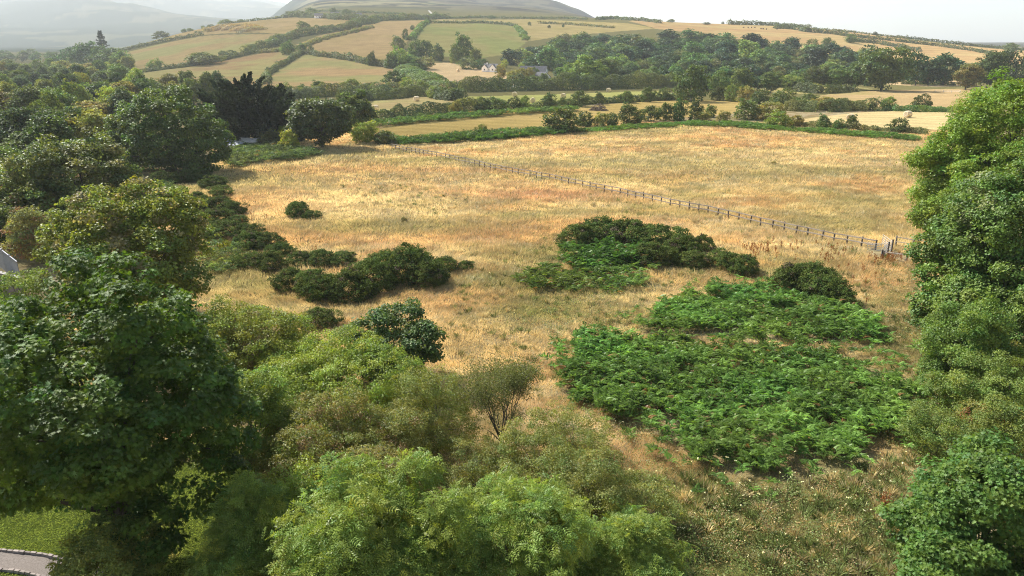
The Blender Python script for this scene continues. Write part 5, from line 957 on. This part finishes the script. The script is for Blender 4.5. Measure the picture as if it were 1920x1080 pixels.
N_('hazel_shrub', 'green hazel wedged between oak and maple', 395, 600, 50, 130, .0, 22000, .14, .44, (0.07, 0.10, 0.028), 97, nl=9, per=60)
N_('hawthorn', 'green hawthorn in the right hand tree wall below the ivy sycamore', 1815, 640, 47, 170, .0, 32000, .13, .45, (0.050, 0.082, 0.026), 98, nl=9, per=60)
N_('hawthorn', 'leafy hawthorn at the right edge, under the grey elder', 1905, 670, 43, 190, .0, 34000, .12, .42, (0.056, 0.085, 0.028), 99, nl=9, per=60)
N_('willow_shrub', 'yellow green sallow in front of the right hand trees', 1775, 760, 40, 150, .0, 20000, .10, .34, (0.055, 0.085, 0.03), 100, nl=8, per=50, inner=.3)

# --- bracken beds (countless fronds)
def bracken(label, polys, dens, size, h, col, seed, tmpl=T_FROND, nf=5, name='bracken', jag=1.0):
    rg = np.random.default_rng(seed); b = MB(); tot = 0
    for poly in polys:
        A = gpoly(poly); x0, y0 = A.min(0); x1, y1 = A.max(0); n = int((x1 - x0) * (y1 - y0) * dens); X = rg.uniform(x0, x1, n); Y = rg.uniform(y0, y1, n)
        jx = (fbm(X / 2.2, Y / 2.2, seed, 2) - .5) * 3.2 * jag; jy = (fbm(X / 2.2, Y / 2.2, seed + 5, 2) - .5) * 3.2 * jag
        k = inpoly(X + jx, Y + jy, A); X, Y = X[k], Y[k]; gap = fbm(X / 3.4, Y / 2.6, seed + 9, 3); k = gap > .30; X, Y, gap = X[k], Y[k], gap[k]; n = len(X); tot += n
        hh = h * (.25 + 1.5 * fbm(X / 2.6, Y / 2.0, seed + 12, 3)); hh = hh * rg.uniform(.55, 1.35, n); z = terr(X, Y); tone = (.55 + .9 * fbm(X / 4.5, Y / 3.5, seed + 20, 3)) * rg.uniform(.65, 1.35, n); yel = fbm(X / 6, Y / 6, seed + 31, 2)
        az0 = rg.uniform(0, 6.28, n)
        for f in range(nf):
            az = az0 + f * 6.28 / nf + rg.normal(0, .35, n); el = rg.uniform(.0, .7, n); T = np.stack([np.cos(az) * np.cos(el), np.sin(az) * np.cos(el), np.sin(el)], 1)
            N = np.stack([-np.cos(az) * np.sin(el), -np.sin(az) * np.sin(el), np.cos(el)], 1) + rg.normal(0, .22, (n, 3)); C = np.stack([X, Y, z + hh * rg.uniform(.6, 1.05, n)], 1)
            c = np.asarray(col)[None] * (tone * rg.uniform(.7, 1.35, n))[:, None] * np.stack([.8 + .5 * yel, np.ones(n), .9 - .1 * yel], 1)
            br = rg.random(n) < .012; c[br] = np.array([.20, .11, .045]) * rg.uniform(.6, 1.2)
            b.scatter(tmpl, C, T, N, size * rg.uniform(.65, 1.2, n), np.clip(c, .004, .6))
    o = b.build(name, M_FERN); return tag(o, label, 'bracken', kind='stuff')
BR = (0.086, 0.158, 0.042)
MAIN = [(1062, 690), (1090, 655), (1160, 638), (1260, 655), (1400, 660), (1500, 668), (1600, 680), (1690, 704), (1725, 760), (1690, 830), (1600, 880), (1470, 905), (1330, 885), (1240, 820), (1130, 770), (1050, 735)]
UP = [(1195, 600), (1300, 566), (1380, 545), (1440, 560), (1500, 575), (1600, 590), (1645, 615), (1630, 640), (1560, 645), (1400, 638), (1290, 630), (1200, 628)]
bracken('dense bed of green bracken fronds in the right foreground', [MAIN, UP], 6.0, .62, .95, BR, 401, nf=8, jag=2.2)
bracken('scattered bracken fronds thinning out into the grass round the main bed', [[(1010, 700), (1060, 625), (1180, 600), (1300, 540), (1450, 530), (1660, 590), (1690, 680), (1780, 760), (1730, 870), (1600, 925), (1450, 945), (1280, 910), (1180, 840), (1040, 770)]], 0.7, .6, .6, BR, 410, nf=7, jag=3.0)
bracken('sparse bracken and bramble in the grass under the central thicket', [[(960, 520), (1040, 490), (1120, 480), (1230, 500), (1200, 545), (1080, 560), (980, 545)]], 2.4, .85, .6, (0.075, 0.125, 0.034), 402, jag=1.6)
bracken('vivid green bracken spilling from the front of the central gorse thicket', [[(1050, 478), (1130, 470), (1200, 476), (1220, 500), (1130, 510), (1060, 505)]], 5, .9, 1.1, (0.055, 0.125, 0.03), 403)
bracken('pale bracken among the gorse on the left', [[(330, 448), (400, 455), (450, 480), (440, 520), (390, 520), (340, 490)], [(270, 345), (330, 356), (350, 372), (290, 376), (262, 362)]], 2.6, 1.0, .8, (0.085, 0.125, 0.05), 404, T_FROND_LO)
bracken('grey green bracken bank below the sheds', [[(405, 300), (440, 280), (510, 274), (570, 284), (605, 292), (560, 302), (480, 308), (440, 316)]], 2.0, 1.5, 1.0, (0.075, 0.11, 0.05), 405, T_FROND_LO)
bracken('green bracken belt along the far edge of the meadow', [[(725, 268), (800, 263), (960, 250), (1060, 244), (1060, 254), (960, 262), (850, 269), (760, 274)]], 1.9, 1.6, 1.0, (0.045, 0.095, 0.024), 406, T_FROND_LO, jag=.6)
bracken('thin bright bracken strip under the hawthorns of the meadow hedge', [[(1055, 248), (1180, 238), (1300, 231), (1400, 233), (1470, 241), (1600, 249), (1720, 258), (1720, 266), (1560, 254), (1440, 245), (1320, 238), (1180, 244), (1090, 250)]], 3.0, 1.1, .6, (0.065, 0.125, 0.03), 409, T_FROND_LO, jag=.6)
bracken('bracken strip along the golden field hedge', [[(690, 236), (760, 226), (840, 219), (960, 212), (960, 216), (850, 226), (770, 233), (700, 242)], [(960, 212), (1080, 205), (1080, 209), (970, 216)]], .9, 2.0, 1.0, (0.06, 0.11, 0.034), 407, T_FROND_LO, jag=.4)

# --- dry grass of the meadow
NOGRASS = [gpoly(MAIN), gpoly(UP)]
def grass_blades():
    rg = np.random.default_rng(501); b = MB()
    def batch(n, y0, y1, a0, a1, hgt, wk, dens_pow, tmpl):
        q = rg.random(n); e = 2 - dens_pow; Y = (y0 ** e + q * (y1 ** e - y0 ** e)) ** (1 / e); X = rg.uniform(a0, a1, n) * (Y + 4)
        k = ~inpoly(X, Y, LAWN)
        k &= np.hypot(X - g0[0] + .6, (Y - g0[1] + 1.2) * .7) > 2.2
        for F_ in FIELDS: k &= ~inpoly(X, Y, F_[0])
        for A in NOGRASS: k &= ~(inpoly(X, Y, A) & (rg.random(n) < .85))
        cl = fbm(X / .9, Y / .8, 503, 2); k &= rg.random(n) < (.35 + 1.1 * cl)
        X, Y, cl = X[k], Y[k], cl[k]; n = len(X); z = terr(X, Y)
        sw = fbm(X / 6, Y / 5, 505, 3) * 9.0 + fbm(X / 1.7, Y / 1.5, 507, 2) * 3.0; lean = (.25 + 1.1 * fbm(X / 4.2, Y / 3.4, 509, 3)) * rg.uniform(.5, 1.4, n)
        T = np.stack([np.cos(sw) * lean, np.sin(sw) * lean, np.ones(n)], 1) + rg.normal(0, .25, (n, 3)); N = np.stack([rg.normal(0, .6, n), -np.ones(n), rg.uniform(.2, 1.0, n)], 1)
        hh = hgt * (.45 + 1.0 * fbm(X / 3, Y / 2.5, 511, 3)) * rg.uniform(.6, 1.3, n) * (1 + .15 * sstep(48, 38, Y)); wd = np.maximum(.016, wk * Y)
        c = (ground_color(X, Y) * .85 + C_STRAW * .15) * (rg.normal(.95, .12, n).clip(.4, 1.6))[:, None]; gr = rg.random(n) < .06; c[gr] = np.array([.09, .12, .03])
        TV = tmpl[0]; V = []
        T /= np.linalg.norm(T, axis=1)[:, None]; B = np.cross(N, T); B /= np.linalg.norm(B, axis=1)[:, None]; O = np.stack([X, Y, z - .03], 1)
        Vv = O[:, None] + (hh[:, None] * TV[None, :, 0])[..., None] * T[:, None] + (wd[:, None] * TV[None, :, 1])[..., None] * B[:, None]
        m_ = len(TV); tot = np.full(n, m_); b.raw(Vv.reshape(-1, 3), np.arange(n * m_), tot, np.repeat(np.clip(c, .01, .75), m_, axis=0))
    TRI = (np.array([[0, -.5], [0, .5], [1, 0]]), 0)
    batch(480000, 28, 75, -.62, .62, .42, .0006, .3, TRI)
    batch(420000, 75, 135, -.60, .60, .60, .0007, 1.0, TRI)
    batch(330000, 135, 250, -.40, .62, .62, .0009, 1.0, TRI)
    o = b.build('meadow_grass', M_GRASS); tag(o, 'long dry grass bleached straw and orange over the whole meadow', 'grass', kind='stuff')
grass_blades()
# --- low scrub, brambles, weeds and flowers
def scrub(name, label, polys, dens, h, ls, col, seed, alt=None, altp=0.1, tmpl=T_LEAF, per=26, cat='undergrowth'):
    rg = np.random.default_rng(seed); b = MB()
    for poly in polys:
        A = gpoly(poly); x0, y0 = A.min(0); x1, y1 = A.max(0); n = int((x1 - x0) * (y1 - y0) * dens); X = rg.uniform(x0, x1, n); Y = rg.uniform(y0, y1, n)
        j = (fbm(X / 2, Y / 2, seed, 2) - .5) * 4; k = inpoly(X + j, Y + j * .6, A) & (fbm(X / 2.3, Y / 1.9, seed + 3, 3) > .40); X, Y = X[k], Y[k]; n = len(X)
        hh = h * (.15 + 2.6 * np.clip(fbm(X / 2.0, Y / 1.7, seed + 6, 3) - .22, 0, 1) ** 1.3) * rg.uniform(.4, 1.4, n); r = np.minimum(.28 + hh * .45, .9)
        tone = .6 + .8 * fbm(X / 3, Y / 3, seed + 9, 2); isalt = rg.random(n) < altp
        i = np.repeat(np.arange(n), per); d = unit(len(i), rg); d[:, 2] = np.abs(d[:, 2]); P = np.stack([X[i], Y[i], terr(X, Y)[i] + .05], 1) + d * np.stack([r[i], r[i], hh[i]], 1) * (rg.random(len(i)) ** .4)[:, None]
        N = d + [0, 0, .5] + rg.normal(0, .4, (len(i), 3)); c = np.asarray(col)[None] * (tone[i] * rg.normal(1, .22, len(i)).clip(.5, 1.7))[:, None]
        if alt is not None: c = np.where(isalt[i][:, None], np.array(alt)[None] * rg.uniform(.7, 1.3, len(i))[:, None], c)
        b.scatter(tmpl, P, np.cross(N, rg.normal(size=N.shape)), N, ls * rg.uniform(.6, 1.4, len(i)), np.clip(c, .004, .6))
    return tag(b.build(name, M_LEAF), label, cat, kind='stuff')
scrub('bramble_scrub', 'olive bramble and willow scrub down the right side of the bracken', [[(1600, 590), (1690, 560), (1790, 600), (1800, 760), (1850, 860), (1720, 900), (1700, 800), (1730, 740), (1680, 690), (1640, 640)]], 2.6, .8, .13, (0.085, 0.105, 0.036), 701, (.17, .12, .06), .22)
scrub('bramble_patch', 'yellow green brambles along the bottom right edge', [[(1130, 1010), (1250, 975), (1420, 990), (1560, 1000), (1700, 980), (1760, 1090), (1500, 1200), (1150, 1200)]], 3.2, .7, .13, (0.085, 0.115, 0.032), 702, (.13, .12, .05), .2)
scrub('willow_scrub', 'low olive scrub between the saplings and the bracken', [[(960, 830), (1040, 770), (1130, 775), (1230, 830), (1290, 900), (1230, 960), (1120, 930), (1000, 900)]], 2.2, .9, .10, (0.095, 0.105, 0.040), 703, (.17, .13, .06), .2)
scrub('grass_weeds', 'green weeds scattered through the dry grass of the right foreground', [[(1000, 560), (1200, 520), (1240, 620), (1060, 640), (960, 600)], [(1240, 860), (1500, 920), (1720, 880), (1720, 990), (1400, 990), (1220, 960)], [(1290, 490), (1420, 530), (1360, 550), (1260, 540)], [(1180, 880), (1500, 930), (1760, 880), (1760, 1090), (1180, 1090)], [(1030, 640), (1100, 635), (1070, 720), (1250, 830), (1340, 885), (1500, 905), (1480, 935), (1300, 930), (1200, 870), (1030, 740)], [(1630, 640), (1720, 700), (1740, 800), (1690, 860), (1660, 830), (1700, 760), (1640, 690)]], 2.0, .75, .10, (0.115, 0.14, 0.045), 704, (.20, .13, .05), .25)
scrub('hedge_weeds', 'dull green growth along the foot of the near shrubs', [[(380, 540), (470, 545), (560, 590), (640, 640), (560, 640), (450, 600)], [(820, 690), (960, 700), (1010, 780), (900, 830), (800, 800)]], 1.2, .5, .11, (0.095, 0.105, 0.04), 705, (.2, .15, .07), .3)
scrub('rank_weeds', 'tangled green and straw weeds filling the lower right corner', [[(1150, 930), (1300, 905), (1500, 925), (1720, 860), (1800, 860), (1800, 1090), (1100, 1090)]], 4.5, 1.15, .10, (0.115, 0.145, 0.048), 708, (.27, .20, .10), .34, per=30)
scrub('rank_weeds', 'olive and straw weeds between the tree wall and the bracken', [[(1640, 480), (1720, 500), (1760, 620), (1740, 760), (1690, 690), (1640, 600)]], 2.6, .8, .10, (0.10, 0.12, 0.042), 709, (.27, .20, .10), .45, per=26)
scrub('meadow_weeds', 'small dull weeds and seed heads sprinkled through the near meadow', [[(380, 520), (1000, 430), (1650, 500), (1750, 700), (1760, 1090), (1000, 1090), (800, 700)]], .55, .28, .085, (0.085, 0.10, 0.036), 706, (.22, .14, .07), .45, per=16)
scrub('meadow_weeds', 'tussocks and dock leaves dotted over the middle meadow', [[(440, 360), (760, 300), (1150, 350), (1600, 450), (1650, 500), (1000, 440), (560, 520)], [(800, 285), (1300, 245), (1690, 270), (1640, 440), (1200, 350)]], .10, .35, .16, (0.10, 0.11, 0.045), 707, (.24, .15, .08), .5, per=14)
T_STALK = (np.array([[0, -.010, 0], [0, .010, 0], [.55, .009, .02], [1, 0, -.06], [.55, -.009, .02]]), [(0, 1, 2, 3, 4)])
def tussocks(label, polys, dens, h, seed, green=.4):
    rg = np.random.default_rng(seed); b = MB()
    for poly in polys:
        A = gpoly(poly); x0, y0 = A.min(0); x1, y1 = A.max(0); n = int((x1 - x0) * (y1 - y0) * dens); X = rg.uniform(x0, x1, n); Y = rg.uniform(y0, y1, n)
        k = inpoly(X, Y, A) & (fbm(X / 3, Y / 2.4, seed, 3) > .42); X, Y = X[k], Y[k]; n = len(X); per = 46; i = np.repeat(np.arange(n), per); m_ = len(i)
        hh = h * rg.uniform(.55, 1.35, n); rr = rg.uniform(.08, .26, n); az = rg.uniform(0, 6.28, m_); q = rg.random(m_); gz = rg.random(n) < green; lean = rg.normal(0, .35, (n, 2))
        P = np.stack([X[i] + np.cos(az) * rr[i] * q, Y[i] + np.sin(az) * rr[i] * q, terr(X, Y)[i] - .03], 1); sp = .15 + .55 * q
        T = np.stack([np.cos(az) * sp + lean[i, 0], np.sin(az) * sp + lean[i, 1], np.ones(m_)], 1); N = np.stack([-np.cos(az), -np.sin(az), sp], 1) + rg.normal(0, .3, (m_, 3))
        c = np.where(gz[i][:, None], np.array([.13, .16, .055]), np.array([.33, .29, .17])) * (rg.uniform(.65, 1.3, n)[i] * rg.normal(1, .18, m_).clip(.5, 1.6))[:, None]
        b.scatter(T_STALK, P, T, N, hh[i] * rg.uniform(.55, 1.15, m_), np.clip(c, .01, .7))
    tag(b.build('tussock_grass', M_GRASS), label, 'grass', kind='stuff')
tussocks('tall straw and green grass tussocks in the lower right corner', [[(1120, 900), (1300, 890), (1500, 915), (1720, 850), (1800, 860), (1800, 1090), (1100, 1090)]], 4.0, .62, 811, .68)
tussocks('straw tussocks round the bracken and under the central thicket', [[(860, 520), (1040, 440), (1300, 500), (1440, 540), (1240, 560), (1180, 600), (1080, 640), (1040, 760), (900, 720), (840, 640)], [(1620, 470), (1720, 500), (1760, 640), (1740, 760), (1660, 640), (1560, 520)]], 1.0, .5, 812, .5)
tussocks('wind laid pale tussocks along the rail fence and left meadow', [[(640, 350), (760, 320), (900, 350), (860, 400), (700, 410)], [(1100, 365), (1300, 400), (1620, 475), (1600, 500), (1300, 430), (1100, 390)]], .4, .6, 813, .3)
def flowers():
    rg = np.random.default_rng(801); b = MB(); n = 520; pts = []
    for (u, v, su, sv, m_) in ((1420, 950, 170, 60, 80), (1330, 910, 120, 30, 25), (1150, 560, 120, 50, 20), (1010, 540, 60, 40, 14), (1640, 800, 60, 70, 18), (1480, 560, 160, 40, 14), (1690, 400, 14, 10, 20), (1200, 820, 80, 50, 12)):
        for i in range(m_): pts.append(G(u + rg.normal(0, su), np.clip(v + rg.normal(0, sv), 380, 1075)))
    for p in pts:
        h = rg.uniform(.6, 1.15); r = rg.uniform(.02, .05); b.beam(p, p + [0, 0, h], .012, .012, (.12, .14, .05))
        for k in range(3):
            a = rg.uniform(0, 6.28); q = p + np.array([math.cos(a) * r, math.sin(a) * r, h + rg.uniform(-.03, .05)]); s = r * rg.uniform(.4, .8)
            b.poly([q + [s * math.cos(w), s * math.sin(w), .02 * math.cos(3 * w)] for w in np.linspace(0, 5.2, 6)], [tuple(range(6))], np.array([.72, .70, .58]) * rg.uniform(.7, 1.1))
    tag(b.build('hogweed_flowers', M_LEAF), 'white umbel flowers dotted through the rough grass', 'flowers', kind='stuff')
flowers()
def docks():
    rg = np.random.default_rng(802); b = MB()
    for (u, v, su, sv, m_) in ((1425, 475, 14, 6, 26), (1470, 468, 40, 6, 18), (1560, 480, 20, 8, 20), (1665, 492, 16, 5, 40), (1540, 510, 60, 20, 20), (1655, 960, 4, 6, 5), (470, 415, 20, 10, 8), (590, 480, 20, 8, 10)):
        for i in range(m_):
            p = G(u + rg.normal(0, su), v + rg.normal(0, sv)); h = rg.uniform(.6, 1.1); n = 26; q = rg.random(n); P = p + np.stack([rg.normal(0, .05, n), rg.normal(0, .05, n), h * (.35 + .65 * q)], 1)
            b.scatter(T_LEAF, P, unit(n, rg) + [0, 0, .8], unit(n, rg), .13, np.array([.17, .075, .03])[None] * rg.uniform(.6, 1.4, n)[:, None]); b.beam(p, p + [0, 0, h], .02, .02, (.16, .08, .04))
    tag(b.build('dried_dock', M_LEAF), 'rust brown seed stalks of dock in the grass near the gate', 'dock', kind='stuff')
docks()
g = G(1451, 308); inst('thorn_bush', 'tiny dark bush alone out in the far meadow', 'bush', BUSHP['olive', 1], g, .17, .16, 1.0, trunk=False)
g = G(905, 246); inst('thorn_bush', 'small leaning dead topped bush on the golden field bank', 'bush', BUSHP['olive', 2], g, .45, .5, 2.0)
g = G(757, 416); inst('grass_tussock', 'green tussock in the middle of the near meadow', 'tussock', BUSHP['olive', 0], g, .17, .15, 2.0, trunk=False)
# --- lawn grass, gravel path and stone edging at the lower left
pc = np.array([G(u, v) for u, v in PATHPTS]); b = MB(); V = []; nrm = []
for i in range(len(pc)):
    d = pc[min(i + 1, len(pc) - 1)] - pc[max(i - 1, 0)]; n_ = np.array([-d[1], d[0], 0]); n_ /= np.linalg.norm(n_); nrm.append(n_)
pw = .62
for p_, n_ in zip(pc, nrm):
    for s_ in (-1, 1): q = p_ + n_ * s_ * pw; V.append((q[0], q[1], float(terr(q[0], q[1])) + .03))
b.poly(V, [(2 * i, 2 * i + 1, 2 * i + 3, 2 * i + 2) for i in range(len(pc) - 1)], (.16, .135, .115)); o = b.build('path', plain('gravel', .95, 14, .35, bump=.5)); o['kind'] = 'structure'
b = MB(); rg = np.random.default_rng(12)
for s_ in (-1, 1):
    for i in range(len(pc) - 1):
        a = pc[i] + nrm[i] * s_ * (pw + .06); c = pc[i + 1] + nrm[i + 1] * s_ * (pw + .06); L = np.linalg.norm(c - a); n = max(1, int(L / .32)); ang = math.atan2(c[1] - a[1], c[0] - a[0])
        for k in range(n):
            q = a + (c - a) * (k + .5) / n; b.box((q[0], q[1], float(terr(q[0], q[1])) + .06), (L / n * .93, .14 * rg.uniform(.8, 1.2), .2 * rg.uniform(.8, 1.2)), ang + rg.normal(0, .06), np.array([.26, .22, .19]) * rg.uniform(.7, 1.2), taper=.88)
o = b.build('kerb', M_STONE); o['kind'] = 'structure'
def lawn():
    rg = np.random.default_rng(13); n = 120000; Y = rg.uniform(25, 50, n); X = rg.uniform(-.85, -.30, n) * Y; k = inpoly(X, Y, LAWN); X, Y = X[k], Y[k]; n = len(X); b = MB()
    T = np.stack([rg.normal(0, .4, n), rg.normal(0, .4, n), np.ones(n)], 1); N = np.stack([rg.normal(0, .6, n), -np.ones(n), rg.uniform(.2, 1, n)], 1)
    onp = np.zeros(n, bool)
    for i in range(len(pc) - 1):
        a = pc[i][:2]; d = pc[i + 1][:2] - a; L2 = d @ d; tt = np.clip(((X - a[0]) * d[0] + (Y - a[1]) * d[1]) / L2, 0, 1); onp |= np.hypot(X - a[0] - tt * d[0], Y - a[1] - tt * d[1]) < pw + .15
    k = ~onp; c = ground_color(X, Y) * rg.normal(1.1, .2, n).clip(.5, 1.7)[:, None]; b.scatter(T_BLADE, np.stack([X, Y, terr(X, Y) - .01], 1)[k], T[k], N[k], .07 * rg.uniform(.6, 1.4, k.sum()) , np.clip(c[k], .01, .7))
    tag(b.build('lawn_grass', M_GRASS), 'short green lawn under the maple at the lower left', 'grass', kind='stuff')
lawn()
# ================================================================== HAZE
_gv = np.zeros(len(bpy.data.objects['ground'].data.vertices) * 3, np.float32); bpy.data.objects['ground'].data.vertices.foreach_get('co', _gv); gz = _gv[2::3].tolist()
b = MB(); z0 = min(gz) - 3; z1 = max(gz) + 25
b.poly([(-17000, -900, z0), (17000, -900, z0), (17000, 9900, z0), (-17000, 9900, z0), (-17000, -900, z1), (17000, -900, z1), (17000, 9900, z1), (-17000, 9900, z1)], [(3, 2, 1, 0), (4, 5, 6, 7), (0, 1, 5, 4), (1, 2, 6, 5), (2, 3, 7, 6), (3, 0, 4, 7)])
m, t, out = newmat('summer_haze'); pv = t.nodes.new('ShaderNodeVolumePrincipled')
pv.inputs['Color'].default_value = (0.91, 0.965, 1.0, 1); pv.inputs['Density'].default_value = 0.000105; pv.inputs['Anisotropy'].default_value = 0.28
t.links.new(pv.outputs[0], out.inputs['Volume'])
o = b.build('haze', m); o['kind'] = 'stuff'
print('SCENE objects', len(bpy.data.objects), 'haze z', z0, z1)
